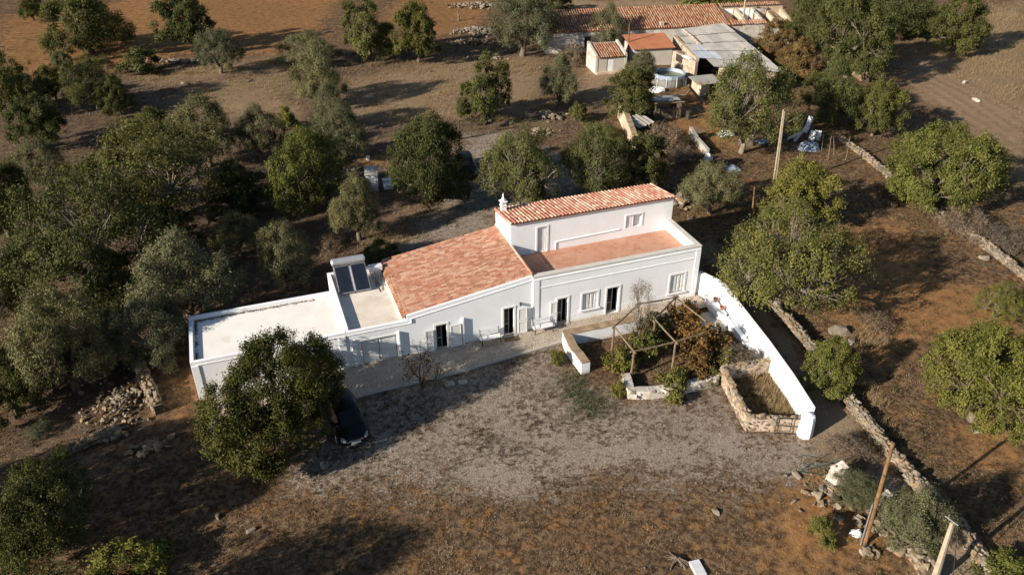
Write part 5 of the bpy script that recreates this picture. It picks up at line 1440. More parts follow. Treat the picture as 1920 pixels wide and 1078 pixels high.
# ------------------------------------------------------------------ cars
def car(label, loc, yaw, plate=True):
    root = empty('parked_car', loc, yaw, label, 'car')
    # x forward; stations: x, half width low, half width belt, z low, z belt
    st = [(-2.05, .62, .66, .42, .82), (-1.95, .78, .80, .30, .92), (-1.5, .86, .87, .24, .95), (-0.6, .88, .88, .22, .94), (0.5, .88, .88, .22, .92), (1.0, .88, .86, .22, .90), (1.5, .87, .82, .24, .84), (1.85, .82, .76, .28, .74), (2.05, .70, .62, .36, .62)]
    mb = MB(); k = 10
    for x, wl, wb, zl, zb_ in st:
        crown_ = 0.05
        ring = [(x, -wl, zl), (x, -wl - .03, zl + (zb_ - zl) * .45), (x, -wb, zb_ - .06), (x, -wb + .10, zb_), (x, -wb * .4, zb_ + crown_), (x, wb * .4, zb_ + crown_), (x, wb - .10, zb_), (x, wb, zb_ - .06), (x, wl + .03, zl + (zb_ - zl) * .45), (x, wl, zl)]
        mb.v += ring
    for i in range(len(st) - 1):
        for j in range(k):
            o = i * k
            mb.f.append((o + j, o + k + j, o + k + (j + 1) % k, o + (j + 1) % k))
    mb.f.append(tuple(range(k))); o = (len(st) - 1) * k; mb.f.append(tuple(o + k - 1 - j for j in range(k)))
    body = mb.build('body', 'car_paint', root, smooth=True); s_ = body.modifiers.new('sub', 'SUBSURF'); s_.levels = s_.render_levels = 2
    mb = MB()
    st2 = [(-1.98, .66, .90, .60, .93), (-1.55, .76, .93, .58, 1.38), (-0.7, .80, .94, .60, 1.47), (0.0, .80, .94, .58, 1.44), (0.35, .79, .93, .56, 1.36), (1.18, .74, .90, .66, .93)]
    for x, wl, zl, wt, zt in st2:
        mb.v += [(x, -wl, zl - .05), (x, -wt, zt - .06 if zt > 1 else zt - .02), (x, -wt + .14, zt), (x, wt - .14, zt), (x, wt, zt - .06 if zt > 1 else zt - .02), (x, wl, zl - .05)]
    for i in range(len(st2) - 1):
        for j in range(5):
            o = i * 6; mb.f.append((o + j, o + 6 + j, o + 7 + j, o + 1 + j))
    mb.f.append((0, 1, 2, 3, 4, 5)); mb.f.append(tuple(5 * 6 + 5 - j for j in range(6)))
    mb.build('window_glass', 'car_glass', root)
    mb = MB()
    for i, (x, wl, zl, wt, zt) in enumerate(st2[1:5]): mb.v += [(x, -wt + .02, zt - .03), (x, -wt * .5, zt + .03), (x, wt * .5, zt + .03), (x, wt - .02, zt - .03)]
    for i in range(3):
        for j in range(3): o = i * 4; mb.f.append((o + j, o + 4 + j, o + 5 + j, o + 1 + j))
    mb.build('roof', 'car_paint', root, smooth=True)
    for s in (-1, 1):
        for x in (-1.28, 1.28):
            mb = MB(); mb.tube([(x, s * .70, .31), (x, s * .72, .31), (x, s * .88, .31), (x, s * .90, .31)], [.28, .31, .31, .28], 18); w = mb.build('wheel', 'rubber', root)
            mb = MB(); mb.tube([(x, s * .895, .31), (x, s * .912, .31)], [.20, .18], 12); mb.build('rim', 'metal_grey', w)
        mb = MB(); mb.tube([(1.70, s * .68, .70), (1.92, s * .62, .66), (2.02, s * .52, .62)], [.07, .10, .06], 8); mb.build('headlight', 'lamp_glass', root)
        mb = MB(); mb.box(.62, .78, s * .90 - .09, s * .90 + .09, .93, 1.06); mb.build('mirror', 'car_paint', root, bevel=.03)
        mb = MB(); mb.box(-2.04, -1.96, s * .62 - .12, s * .62 + .12, .72, .86); mb.build('tail_light', 'terracotta', root)
    mb = MB(); mb.box(2.055, 2.075, -.26, .26, .42, .53); mb.build('number_plate', 'metal_white', root)
    mb = MB(); mb.box(2.01, 2.05, -.45, .45, .56, .62); mb.build('grille', 'metal_grey', root)
    return root
a, b = G(670, 842), G(640, 772)
c = a + (b - a).normalized() * 2.1; c.z = 0
car('black car parked under the big carob in front of the house', c, math.atan2(a.y - b.y, a.x - b.x))
a, b = G(884, 345), G(866, 300)
c = (a + b) / 2; c.z = 0
car('black car parked on the rear gravel drive between two carobs', c, math.atan2(a.y - b.y, a.x - b.x))

# ------------------------------------------------------------------ rear yard: hut, boxes, bucket
p = at_ground(699, 358)
hut = empty('small_hut', p, 0.15, 'small blue-white hut with a grey sheet roof behind the house', 'hut')
mb = MB(); mb.box(-0.5, 0.5, 0, 1.2, -0.1, 1.55); mb.build('wall', 'hut_blue', hut)
mb = MB(); mb.hexa([(-.6, -.08, 1.552), (.6, -.08, 1.552), (.6, 1.35, 1.80), (-.6, 1.35, 1.80)], [(-.6, -.08, 1.60), (.6, -.08, 1.60), (.6, 1.35, 1.85), (-.6, 1.35, 1.85)]); mb.build('roof', 'tin_sheet', hut)
mb = MB(); mb.box(-.35, .35, -.04, -.003, 0, 1.4); mb.build('door', 'hut_blue', hut)
for i, (x, y, s) in enumerate(((728, 352, .32), (726, 343, .30))):
    p = at_ground(x, y)
    mb = MB(); mb.box(-s * 1.3, s * 1.3, -s, s, 0, s * 1.3, Matrix.Translation(p) @ Matrix.Rotation(.2, 4, 'Z'))
    tag(mb.build('crate', 'metal_white', bevel=.03), ('pale crate by the hut, nearer one', 'pale crate by the hut, farther one')[i], 'crate')
p = at_ground(690, 299); mb = MB(); mb.lathe([(.16, 0), (.2, .36), (.21, .38), (.17, .38), (.14, .06)], 12, p); tag(mb.build('bucket', 'metal_white'), 'white bucket on the bare earth above the hut', 'bucket')

# ------------------------------------------------------------------ the tumbledown farm at the back
def frame_from(pa, pb, z=0.0):
    a, b = G(*pa, z), G(*pb, z)
    a.z = b.z = 0
    return a, math.atan2(b.y - a.y, b.x - a.x), (b - a).length
# long building: eave line seen between two points at 2.9 m
a, ang, L = frame_from((1180, 54.5), (1390, 45.5), 2.9)
ux = Vector((math.cos(ang), math.sin(ang), 0))
a = a - ux * 11.3
longb = empty('long_ruin', a, ang, 'long old farm building with a worn clay tile roof, its right end roofless', 'building')
def ruin_tiles(root, x0, x1, y0, y1, z0, z1, mat, pitch=0.34, name='roof_tiles'):
    """corrugated field of clay tile columns"""
    V, F = [], []
    n = int((x1 - x0) / pitch); r = random.Random(9)
    rows = max(2, int((y1 - y0) / 0.5))
    k = 4
    for i in range(n):
        x = x0 + (i + .5) * pitch
        for j in range(rows):
            ya, yb = y0 + (y1 - y0) * j / rows, y0 + (y1 - y0) * (j + 1) / rows + .05
            za, zb_ = z0 + (z1 - z0) * (ya - y0) / (y1 - y0), z0 + (z1 - z0) * (yb - y0) / (y1 - y0)
            jx, jz = r.uniform(-.03, .03), r.uniform(0, .03)
            o = len(V)
            for y, z, rad in ((ya, za, pitch * .40), (yb, zb_, pitch * .33)):
                for t in range(k + 1):
                    th = math.pi * t / k
                    V.append((x + jx - rad * math.cos(th), y, z + jz + rad * .8 * math.sin(th)))
            for t in range(k): F.append((o + t, o + t + 1, o + k + 2 + t, o + k + 1 + t))
    mb = MB(); mb.v, mb.f = V, F
    ob = mb.build(name, mat, root); ob['kind'] = 'stuff'
    return ob
# footprint: x along, y back; roof falls to the front
D_ = 5.6
def rbox(root, name, mat, *q, bevel=0): mb = MB(); mb.box(*q); return mb.build(name, mat, root, bevel=bevel)
Lr = 31.0
for (x0, x1) in ((0.0, 5.2), (6.1, 12.0), (12.8, Lr)): rbox(longb, 'wall', 'limewash_old', x0, x1, 0.0, 0.4, -.2, 2.75)
rbox(longb, 'wall', 'limewash_old', 5.2, 6.1, 0.0, 0.4, 2.1, 2.752)
rbox(longb, 'wall', 'limewash_old', 12.0, 12.8, 0.0, 0.4, 2.1, 2.752)
rbox(longb, 'door', 'metal_dark', 5.2, 6.1, 0.25, 0.3, 0, 2.1)
mb = MB(); mb.hexa([(0, .402, -.2), (.4, .402, -.2), (.4, D_, -.2), (0, D_, -.2)], [(0, .402, 3.0), (.4, .402, 3.0), (.4, D_, 4.5), (0, D_, 4.5)]); mb.build('gable_wall', 'limewash_old', longb)
rbox(longb, 'wall', 'plaster_ochre', 0.4, 35.4, D_ - .4, D_, -.2, 4.0)
mb = MB(); mb.hexa([(0.4, -.15, 2.76), (27, -.15, 2.76), (25.5, D_ + .1, 4.25), (.4, D_ + .1, 4.25)], [(0.4, -.15, 2.82), (27, -.15, 2.82), (25.5, D_ + .1, 4.31), (.4, D_ + .1, 4.31)]); rf = mb.build('roof', 'clay_under', longb)
o_ = ruin_tiles(rf, 0.4, 25.8, -.22, D_ + .12, 2.84, 4.33, 'clay_old')
o_ = ruin_tiles(rf, 25.8, 31.0, -.22, .9, 2.86, 3.15, 'clay_old', name='eave_tiles')
o_ = ruin_tiles(rf, 25.8, 35.3, D_ - .7, D_ + .12, 4.12, 4.33, 'clay_old', name='verge_tiles')
for x0, m_, h_ in ((25.9, 'limewash_old', 3.7), (28.2, 'plaster_ochre', 3.5), (30.6, 'limewash_old', 3.6), (32.9, 'plaster_ochre', 3.2), (35.0, 'plaster_ochre', 3.3)):
    mb = MB(); mb.hexa([(x0, .402, -.2), (x0 + .4, .402, -.2), (x0 + .4, D_ - .402, -.2), (x0, D_ - .402, -.2)], [(x0, .402, h_ - .9), (x0 + .4, .402, h_ - .9), (x0 + .4, D_ - .402, h_ + .2), (x0, D_ - .402, h_ + .2)]); mb.build('partition_wall', m_, longb)
for x0, x1, m_ in ((26.5, 28.0, 'limewash'), (28.8, 30.4, 'limewash'), (31.2, 32.7, 'limewash_old')): rbox(longb, 'plaster_face', m_, x0, x1, D_ - .45, D_ - .402, 0.4, 3.7)
rbox(longb, 'wall', 'limewash_old', 31.002, 35.4, 0, 0.4, -.2, 2.2)
for i in range(7):
    x = 33.2 + i * .27; mb = MB(); mb.tube([(x, .5, 2.3 + .2 * (i % 2)), (x + r.uniform(-1, 1), D_ - .6, 3.4 - .4 * (i % 3))], .06, 5); mb.build('fallen_rafter', 'wood', longb)
mb = MB(); mb.box(15.7, 16.2, 0.3, 0.7, 2.95, 3.55); mb.build('chimney', 'limewash_old', longb)

# small shed with ribbed tile roof
a, ang, L = frame_from((1117, 139), (1172, 135))
sh = empty('tiled_shed', a, ang, 'small grey shed with a dark-red ribbed tile roof and a white door', 'shed')
W_ = L
for q in ((0, W_ * .36, 0, .25, -.2, 1.95), (W_ * .58, W_, 0, .25, -.2, 1.95)): rbox(sh, 'wall', 'render_grey', *q)
rbox(sh, 'wall', 'render_grey', W_ * .36, W_ * .58, 0, .25, 1.75, 1.952)
rbox(sh, 'door', 'metal_white', W_ * .37, W_ * .57, .05, .10, 0, 1.74)
rbox(sh, 'step', 'plaster_ochre', -.05, W_, -.5, -.004, -.2, .22)
for x0, x1 in ((-.12, .18), (W_ - .18, W_ + .12)):
    mb = MB(); mb.hexa([(x0, -.05, -.2), (x1, -.05, -.2), (x1, 3.6, -.2), (x0, 3.6, -.2)], [(x0, -.05, 2.25), (x1, -.05, 2.25), (x1, 3.6, 3.1), (x0, 3.6, 3.1)]); mb.build('parapet', 'limewash_old', sh)
rbox(sh, 'wall', 'render_grey', .182, W_ - .182, 3.3, 3.6, -.2, 2.85)
mb = MB(); mb.hexa([(.185, -.15, 1.955), (W_ - .185, -.15, 1.955), (W_ - .185, 3.29, 2.75), (.185, 3.29, 2.75)], [(.185, -.15, 2.0), (W_ - .185, -.15, 2.0), (W_ - .185, 3.29, 2.80), (.185, 3.29, 2.80)]); rf = mb.build('roof', 'clay_under', sh)
ruin_tiles(rf, .2, W_ - .2, -.25, 3.3, 2.0, 2.8, 'clay_old', .30)
# shed with orange sheet roof
a, ang, L = frame_from((1186, 126), (1258, 122))
so = empty('orange_roofed_shed', a, ang, 'grey shed with a plain orange pantile roof beside the tin barn', 'shed')
rbox(so, 'wall', 'render_grey', 0, L, 0, .25, -.2, 2.25)
rbox(so, 'wall', 'render_grey', 0, .25, .252, 3.9, -.2, 2.3); rbox(so, 'wall', 'render_grey', L - .25, L, .252, 3.9, -.2, 2.3); rbox(so, 'wall', 'render_grey', .252, L - .252, 3.7, 3.9, -.2, 2.7)
rbox(so, 'window', 'metal_dark', 1.0, 1.6, -.02, -.003, 1.4, 2.0)
mb = MB(); n_ = 30
for i in range(n_ * 2 + 1):
    x = -.3 + (L + .6) * i / (n_ * 2); dz = .05 if i % 2 else 0
    mb.v += [(x, -.35, 2.28 + dz), (x, 4.15, 2.98 + dz)]
    if i: mb.f.append((2 * i - 2, 2 * i, 2 * i + 1, 2 * i - 1))
rf = mb.build('roof', 'roof_orange', so)
sm = rf.modifiers.new('solid', 'SOLIDIFY'); sm.thickness = .06; sm.offset = -1
# tin roofed barn
z_ = 2.7
c0, c1, c2, c3 = G(1262, 62, z_), G(1357, 49, z_ + .2), G(1470, 136, z_ - .2), G(1322, 124, z_ - .2)
barn = empty('tin_roofed_barn', (c3.x, c3.y, 0), 0, 'low barn under a wide patched roof of grey tin sheets', 'barn')
O = Vector((c3.x, c3.y, 0))
def bl(s, t):   # s across, t from front to back
    return (c3.lerp(c2, s)).lerp(c0.lerp(c1, s), t) - O
r = random.Random(12)
nr, ncs = 5, 9
for j in range(nr):
    for i in range(ncs):
        s0, s1 = i / ncs, (i + 1) / ncs + .012
        t0, t1 = j / nr - .012, (j + 1) / nr + .008
        dz = .075 * j + .02 * (i % 2) + r.uniform(0, .04)
        if (j == 0 and i < 1): continue
        mb = MB(); K = 14
        tl = r.uniform(-.04, .04)
        for k in range(K + 1):
            s = s0 + (s1 - s0) * k / K
            for t in (t0, t1):
                p = bl(s, t); mb.v.append((p.x, p.y, p.z + dz + (.035 if k % 2 else 0) + tl * (k / K - .5)))
            if k: mb.f.append((2 * k - 2, 2 * k, 2 * k + 1, 2 * k - 1))
        mb.build('tin_sheet', 'tin_sheet_blue' if (i, j) in ((1, 1), (1, 2), (0, 1), (2, 1)) else 'tin_sheet', barn)
for (sa, ta), (sb, tb), m_ in (((0.02, 0.25), (0.02, .97), 'plaster_pink'), ((.98, .03), (.98, .97), 'plaster_ochre'), ((.2, .03), (.97, .03), 'plaster_pink'), ((.03, .96), (.97, .96), 'plaster_ochre')):
    p, q = bl(sa, ta), bl(sb, tb); p.z = q.z = 0
    d = (q - p).normalized(); n = Vector((-d.y, d.x, 0)) * .2
    mb = MB(); up = Vector((0, 0, 2.45)); dn = Vector((0, 0, -.2))
    mb.hexa([p - n + dn, q - n + dn, q + n + dn, p + n + dn], [p - n + up, q - n + up, q + n + up, p + n + up]); mb.build('wall', m_, barn)
# orange ridge flashing lying on the tin
p, q = bl(.18, .98), bl(.20, .55); mb = MB(); mb.tube([p + Vector((0, 0, .2)), p.lerp(q, .5) + Vector((.1, 0, .22)), q + Vector((0, 0, .2))], .28, 7); mb.build('ridge_tiles', 'plaster_pink', barn)
# broken corner of the barn: low pink walls, collapsed tiles
a, ang, L = frame_from((1258, 128), (1300, 150))
bw = empty('broken_wall', a, ang, 'broken pink plaster walls with collapsed tiles at the barn corner', 'ruined wall')
rbox(bw, 'wall', 'plaster_pink', 0, L, 0, .4, -.2, 2.2)
mb = MB(); mb.hexa([(0, .402, -.2), (.4, .402, -.2), (.4, 4, -.2), (0, 4, -.2)], [(0, .402, 2.2), (.4, .402, 2.2), (.4, 4, 1.5), (0, 4, 1.5)]); mb.build('wall', 'plaster_pink', bw)
rbox(bw, 'opening', 'metal_dark', .9, 2.4, -.02, -.003, 1.2, 2.1)  # dark panel on the wall face, painted as the shade of a hole
rbox(bw, 'white_plank', 'limewash', 2.6, 4.2, -.3, .2, 2.2, 2.32)
rubble('heap of broken clay tiles on the collapsed barn corner', 1335, 128, 2.6, 2.0, 120, .42, ('stone_ochre', 'stone'), 61, 1.6, 80)
# hut walls by the pool
low_wall('tumbled_wall', 'tumbled ochre stone wall right of the round pool', [tuple(G(1300, 165)[:2]), tuple(G(1312, 180)[:2]), tuple(G(1326, 172)[:2])], 1.2, .5, 'plaster_ochre', 'cap_earth', 5, 'ruined wall')
sheet = MB(); p = G(1322, 150, 1.3); M_ = Matrix.Translation(p) @ Matrix.Rotation(.3, 4, 'Z') @ Matrix.Rotation(.12, 4, 'X')
sheet.box(-1.6, 1.6, -1.2, 1.2, 0, .04, M_); tag(sheet.build('tin_sheet', 'tin_sheet'), 'loose tin sheet lying on the tumbled wall below the barn', 'tin sheet')
mb = MB(); a, b = at_ground(1322, 196), G(1290, 160, 1.6); mb.tube([a + Vector((0, 0, .06)), b], .14, 5); tag(mb.build('plank', 'wood'), 'long pale plank leaning from the pool wall to the ground', 'plank')
# round pool
p = at_ground(1253, 156)
pool = empty('round_pool', p, 0, 'round above-ground pool with blue liner and murky green water', 'pool')
R_ = 1.85
mb = MB(); k = 28
prof = [(R_, 0), (R_ + .02, 1.15), (R_ + .05, 1.25), (R_ - .05, 1.28), (R_ - .12, 1.15), (R_ - .12, .3)]
for rr_, z in prof:
    for j in range(k): t = 6.2832 * j / k; mb.v.append((rr_ * math.cos(t), rr_ * math.sin(t), z))
for i in range(5):
    for j in range(k): o = i * k; mb.f.append((o + j, o + (j + 1) % k, o + k + (j + 1) % k, o + k + j))
mb.build('pool_wall', 'pool_side', pool)
mb = MB()
for i, (rr_, z) in enumerate(((R_ + .06, .9), (R_ + .1, 1.31), (R_ - .14, 1.32), (R_ - .16, .8))):
    for j in range(k): t = 6.2832 * j / k; w = .03 * math.sin(j * 2.7); mb.v.append(((rr_ + w) * math.cos(t), (rr_ + w) * math.sin(t), z + (w * 4 if i == 0 else 0)))
for i in range(3):
    for j in range(k): o = i * k; mb.f.append((o + j, o + (j + 1) % k, o + k + (j + 1) % k, o + k + j))
mb.build('liner', 'pool_liner', pool)
mb = MB(); mb.quad(*[((R_ - .14) * math.cos(6.2832 * j / k), (R_ - .14) * math.sin(6.2832 * j / k), .95) for j in range(k)]); mb.build('water', 'pool_water', pool)
for j in range(10): t = .63 * j; mb = MB(); mb.tube([((R_ + .1) * math.cos(t), (R_ + .1) * math.sin(t), 0), ((R_ + .09) * math.cos(t), (R_ + .09) * math.sin(t), 1.28)], .035, 5); mb.build('pool_post', 'metal_white', pool)
# lean-to sheet, plaster wall and small stone hut below the pool
low_wall('plaster_wall', 'pale crumbling plaster wall stub between the carobs behind the house', [tuple(G(1163, 218)[:2]), tuple(G(1176, 246)[:2]), tuple(G(1188, 280)[:2])], 1.5, .55, 'plaster_ochre', 'cap_earth', 6, 'ruined wall')
p = G(1200, 226, 1.2); M_ = Matrix.Translation(p) @ Matrix.Rotation(.75, 4, 'Z') @ Matrix.Rotation(.25, 4, 'X')
mb = MB(); K = 18
for i in range(K + 1):
    x = -1.3 + 2.6 * i / K; dz = .06 * math.sin(i * 1.57)
    mb.v += [tuple(M_ @ Vector((x, -1.0, dz))), tuple(M_ @ Vector((x, 1.0, dz)))]
    if i: mb.f.append((2 * i - 2, 2 * i, 2 * i + 1, 2 * i - 1))
lean = mb.build('lean_to_sheet', 'tin_sheet'); tag(lean, 'tilted corrugated sheet on the plaster wall stub', 'tin sheet')
a, ang, L = frame_from((1228, 224), (1276, 222))
sth = empty('stone_hut', a, ang, 'small roofless stone hut with a beam on top, below the pool', 'stone hut')
for q in ((0, .5, 0, .4, -.2, 1.5), (L - .5, L, 0, .4, -.2, 1.6), (.502, L - .502, .1, .4, -.2, 1.0), (0, .4, .402, 2.6, -.2, 1.4), (L - .4, L, .402, 2.6, -.2, 1.5)): rbox(sth, 'wall', 'wall_core', *q, bevel=.05)
mb = MB(); mb.box(-.2, L + .2, 1.2, 2.8, 1.52, 1.6); mb.build('roof_sheet', 'tin_sheet', sth)
mb = MB(); mb.tube([(-.2, .1, 1.68), (L + .3, .2, 1.72)], .10, 6); mb.build('beam', 'wood', sth)
low_wall('concrete_wall', 'low grey concrete wall running down from the ruined yard', [tuple(G(1294, 250)[:2]), tuple(G(1308, 272)[:2]), tuple(G(1326, 292)[:2])], .7, .3, 'concrete', 'none', 7, 'wall')
def lump(name, label, cat, x, y, sx, sy, sz, mat, seed):
    """crumpled sheet or sack: jittered dome"""
    rs = random.Random(seed); p = at_ground(x, y); mb = MB(); n, k = 5, 12
    for i in range(n):
        f = i / (n - 1)
        for j in range(k):
            t = 6.2832 * j / k; q = math.cos(f * 1.45) * rs.uniform(.8, 1.15)
            mb.v.append((p.x + sx * q * math.cos(t), p.y + sy * q * math.sin(t), p.z - .03 + sz * math.sin(f * 1.5) * rs.uniform(.75, 1.15)))
    for i in range(n - 1):
        for j in range(k): o = i * k; mb.f.append((o + j, o + (j + 1) % k, o + k + (j + 1) % k, o + k + j))
    mb.f.append(tuple((n - 1) * k + j for j in range(k)))
    return tag(mb.build(name, mat), label, cat)
lump('tarp', 'pale plastic sheet slumped over the pool edge', 'tarp', 1232, 170, 1.0, .6, .6, 'tarp_white', 11)
lump('sack', 'white sack beside the end of the low concrete wall', 'sack', 1327, 300, .45, .4, .75, 'tarp_white', 1)
lump('tarp', 'grey plastic tarp heap on the orange yard under the carob', 'tarp', 1362, 252, .9, .6, .55, 'tarp_white', 2)
lump('tarp', 'torn blue tarp heap by the thin fence stakes', 'tarp', 1517, 278, 1.1, .8, .8, 'tarp_blue', 3)
lump('tarp', 'dark tarp bundle in the shade beside the pale olive', 'tarp', 1370, 318, 1.0, .6, .5, 'tarp_blue', 4)
lump('tarp', 'grey-blue sheet lying flat under the large carob', 'tarp', 1432, 264, .9, .6, .25, 'tarp_blue', 5)
for i, (x, y, h_, rx_, lab) in enumerate(((1478, 258, 1.1, .9, 'pale board propped at a slant in the scrap heap'), (1489, 262, 1.3, .5, 'second pale board leaning against the slanting one'), (1510, 246, 1.7, .25, 'tall bluish-white board standing in the scrap heap'), (1521, 262, 1.0, .2, 'short white panel right of the tall board'), (1531, 262, 1.0, .25, 'cream drum-like panel beside the short white one'))):
    p = at_ground(x, y); M_ = Matrix.Translation(p) @ Matrix.Rotation(.4 * i - .5, 4, 'Z') @ Matrix.Rotation(rx_, 4, 'Y')
    mb = MB(); mb.box(-.08, .08, -.32, .32, 0, h_, M_); tag(mb.build('board', 'tarp_white' if i != 2 else 'hut_blue', bevel=.02), lab, 'board')
p = at_ground(1312, 258); mb = MB(); M_ = Matrix.Translation(p) @ Matrix.Rotation(.5, 4, 'Z')
tb = empty('work_table', p, .5, 'rough wooden table on the orange yard by the concrete wall', 'table')
rbox(tb, 'table_top', 'wood', -.6, .6, -.4, .4, .68, .74)
for x in (-.5, .5):
    for y in (-.32, .32): rbox(tb, 'leg', 'wood', x - .04, x + .04, y - .04, y + .04, 0, .68)
JK = [(1275, 178, 1.8, .3, 'loose plank lying on the ground below the pool'), (1290, 172, 1.4, 1.1, 'short board on the ground right of the pool'), (1268, 190, 1.5, -.4, 'grey plank across the yard entrance'), (1240, 182, 1.6, .9, 'weathered board leaning on the rubble left of the yard'), (1310, 205, 1.2, 2.0, 'small plank lying on the orange yard'), (1340, 300, 1.6, .5, 'pale plank beside the white sack'), (1290, 300, 1.5, -.2, 'dark plank in the dry brush before the ruined yard')]
for i, (x, y, l_, a_, lab) in enumerate(JK):
    p = at_ground(x, y); mb = MB(); mb.box(-l_ / 2, l_ / 2, -.11, .11, .02, .08, Matrix.Translation(p) @ Matrix.Rotation(a_, 4, 'Z') @ Matrix.Rotation(-.06, 4, 'Y')); tag(mb.build('plank', 'wood' if i % 2 else 'bark_pale2'), lab, 'plank')
for i, (x, y, m_, lab) in enumerate(((1283, 160, 'tarp_blue', 'blue drum between the pool and the barn wall'), (1270, 128, 'metal_grey', 'grey drum at the corner of the orange-roofed shed'), (1290, 222, 'metal_dark', 'dark drum on the orange yard near the stone hut'))):
    p = at_ground(x, y); mb = MB(); mb.lathe([(.28, 0), (.29, .05), (.27, .3), (.29, .45), (.27, .6), (.29, .85), (.28, .9), (.1, .88)], 14, p); tag(mb.build('drum', m_), lab, 'drum')
# sticks stacked against the large carob
p = at_ground(1398, 268)
stk = empty('pole_stack', p, 0, 'bundle of grey poles leaning under the large carob', 'poles')
for i in range(14):
    a_ = -2.9 + i * .16; mb = MB(); mb.tube([(math.cos(a_) * .9, math.sin(a_) * .7, 0), (math.cos(a_) * .15, math.sin(a_) * .15 + .2, 1.9 + .1 * (i % 3))], .03, 5); mb.build('stick', 'bark_pale', stk)
# white plank box at the bottom edge
p = at_ground(1308, 1066); mb = MB(); mb.box(-.26, .26, -.42, .42, 0, .14, Matrix.Translation(p) @ Matrix.Rotation(.25, 4, 'Z')); tag(mb.build('white_board', 'tarp_white', bevel=.02), 'white weathered board in the dry grass at the bottom edge', 'board')
# dark sticks heap bottom
p = at_ground(1270, 1050); bh = empty('branch_heap', p, 0, 'heap of dead dark branches near the white board at the bottom', 'branches')
for i in range(12):
    a_ = r.uniform(0, 3.1); l_ = r.uniform(.25, .7); mb = MB(); mb.tube([(-math.cos(a_) * l_, -math.sin(a_) * l_, .04), (r.uniform(-.1, .1), r.uniform(-.1, .1), .15 + r.random() * .12), (math.cos(a_) * l_, math.sin(a_) * l_, .05)], [.035, .03, .012], 4); mb.build('branch', 'bark', bh)
# plastic litter by the leaning pole
lump('plastic_bag', 'black and white plastic bag at the foot of the leaning pole', 'bag', 1605, 1000, .35, .25, .3, 'tarp_white', 8)
# antenna-like dead stump in the top field
p = at_ground(860, 38); ds = empty('dead_stump', p, 0, 'small forked dead stump on the orange field at the top', 'stump')
mb = MB(); mb.tube([(0, 0, -.1), (.05, 0, .8), (-.2, .1, 1.5)], [.2, .15, .06], 6); mb.build('trunk', 'bark', ds)
mb = MB(); mb.tube([(.05, 0, .8), (.35, 0, 1.2)], [.1, .04], 5); mb.build('branch', 'bark', ds)

# ------------------------------------------------------------------ grasses: nobody could count them
def tufts(name, label, rs, X, Y, h, spread, blades, width, mat, tint_mu):
    n = len(X)
    Z = gz(X, Y)
    base = np.repeat(np.stack([X, Y, Z - 0.01], 1), blades, 0)
    m_ = n * blades
    hh = np.repeat(h, blades) * rs.uniform(.5, 1.15, m_)
    a = rs.uniform(0, 6.283, m_); lean = rs.uniform(.15, 1.0, m_) * np.repeat(spread, blades)
    d = np.stack([np.cos(a), np.sin(a), np.zeros(m_)], 1)
    s = np.stack([-np.sin(a), np.cos(a), np.zeros(m_)], 1)
    root_ = base + d * (rs.rand(m_) * .06)[:, None]
    tipv = root_ + d * (lean * hh)[:, None]; tipv[:, 2] += hh
    w = (width * rs.uniform(.6, 1.4, m_))[:, None]
    V = np.stack([root_ - s * w, root_ + s * w, tipv], 1).reshape(-1, 3)
    F = np.arange(3 * m_).reshape(-1, 3)
    T = np.clip(np.repeat(tint_mu, blades) + rs.uniform(-.3, .3, m_), 0, 1)
    o = link_mesh(name, np_mesh(name, V, F, mat, np.repeat(T, 3)))
    return tag(o, label, 'grass', kind='stuff')
rs = np.random.RandomState(4)
def scatter(n, x0, x1, y0, y1):
    return rs.uniform(x0, x1, n), rs.uniform(y0, y1, n)
house_fp = [tuple(HW(u, v)[:2]) for u, v in ((-33.2, -3.0), (-17.5, -2.7), (-10.5, -2.0), (0.6, -1.7), (0.6, 7.5), (-23.5, 7.5), (-24.2, 5.4), (-33.2, 5.4))]
def keep(X, Y, gravel_p=.25, lane_p=0.02):
    k = ~inpoly(X, Y, house_fp)
    i, j = np.clip(np.searchsorted(gx, X), 0, nxg - 1), np.clip(np.searchsorted(gy, Y), 0, nyg - 1)
    f = j * nxg + i
    k &= (rs.rand(len(X)) > MASK['gravel'][f] * (1 - gravel_p)) & (rs.rand(len(X)) > MASK['lane'][f] * (1 - lane_p)) & (rs.rand(len(X)) > MASK['orange'][f] * .7) & (rs.rand(len(X)) > MASK['tan'][f] * .8)
    return k, f
# visible wedge only
def wedge(X, Y): return np.abs(X) < (Y * CP + HCAM * SP) * .66 + 2
X1, Y1 = scatter(190000, -36, 36, 20, 52); X2, Y2 = scatter(170000, -92, 92, 52, 145)
X, Y = np.concatenate([X1, X2]), np.concatenate([Y1, Y2])
k = wedge(X, Y); X, Y = X[k], Y[k]
k, f = keep(X, Y, .30); X, Y, f = X[k], Y[k], f[k]
pn = vnoise(X, Y, 1.7, 31) * .6 + vnoise(X, Y, 5.5, 32) * .4
k = rs.rand(len(X)) < np.clip((pn - .25) * 2.0, .06, 1); X, Y, f, pn = X[k], Y[k], f[k], pn[k]
tufts('dry_weeds', 'short brown dry weeds covering the open ground', rs, X, Y, .035 + .10 * rs.rand(len(X)) ** 2 * (.5 + pn) + .06 * (Y > 52), np.full(len(X), 1.2), 4, .015, 'grass_brown', .10 + .70 * vnoise(X, Y, 2.2, 35))
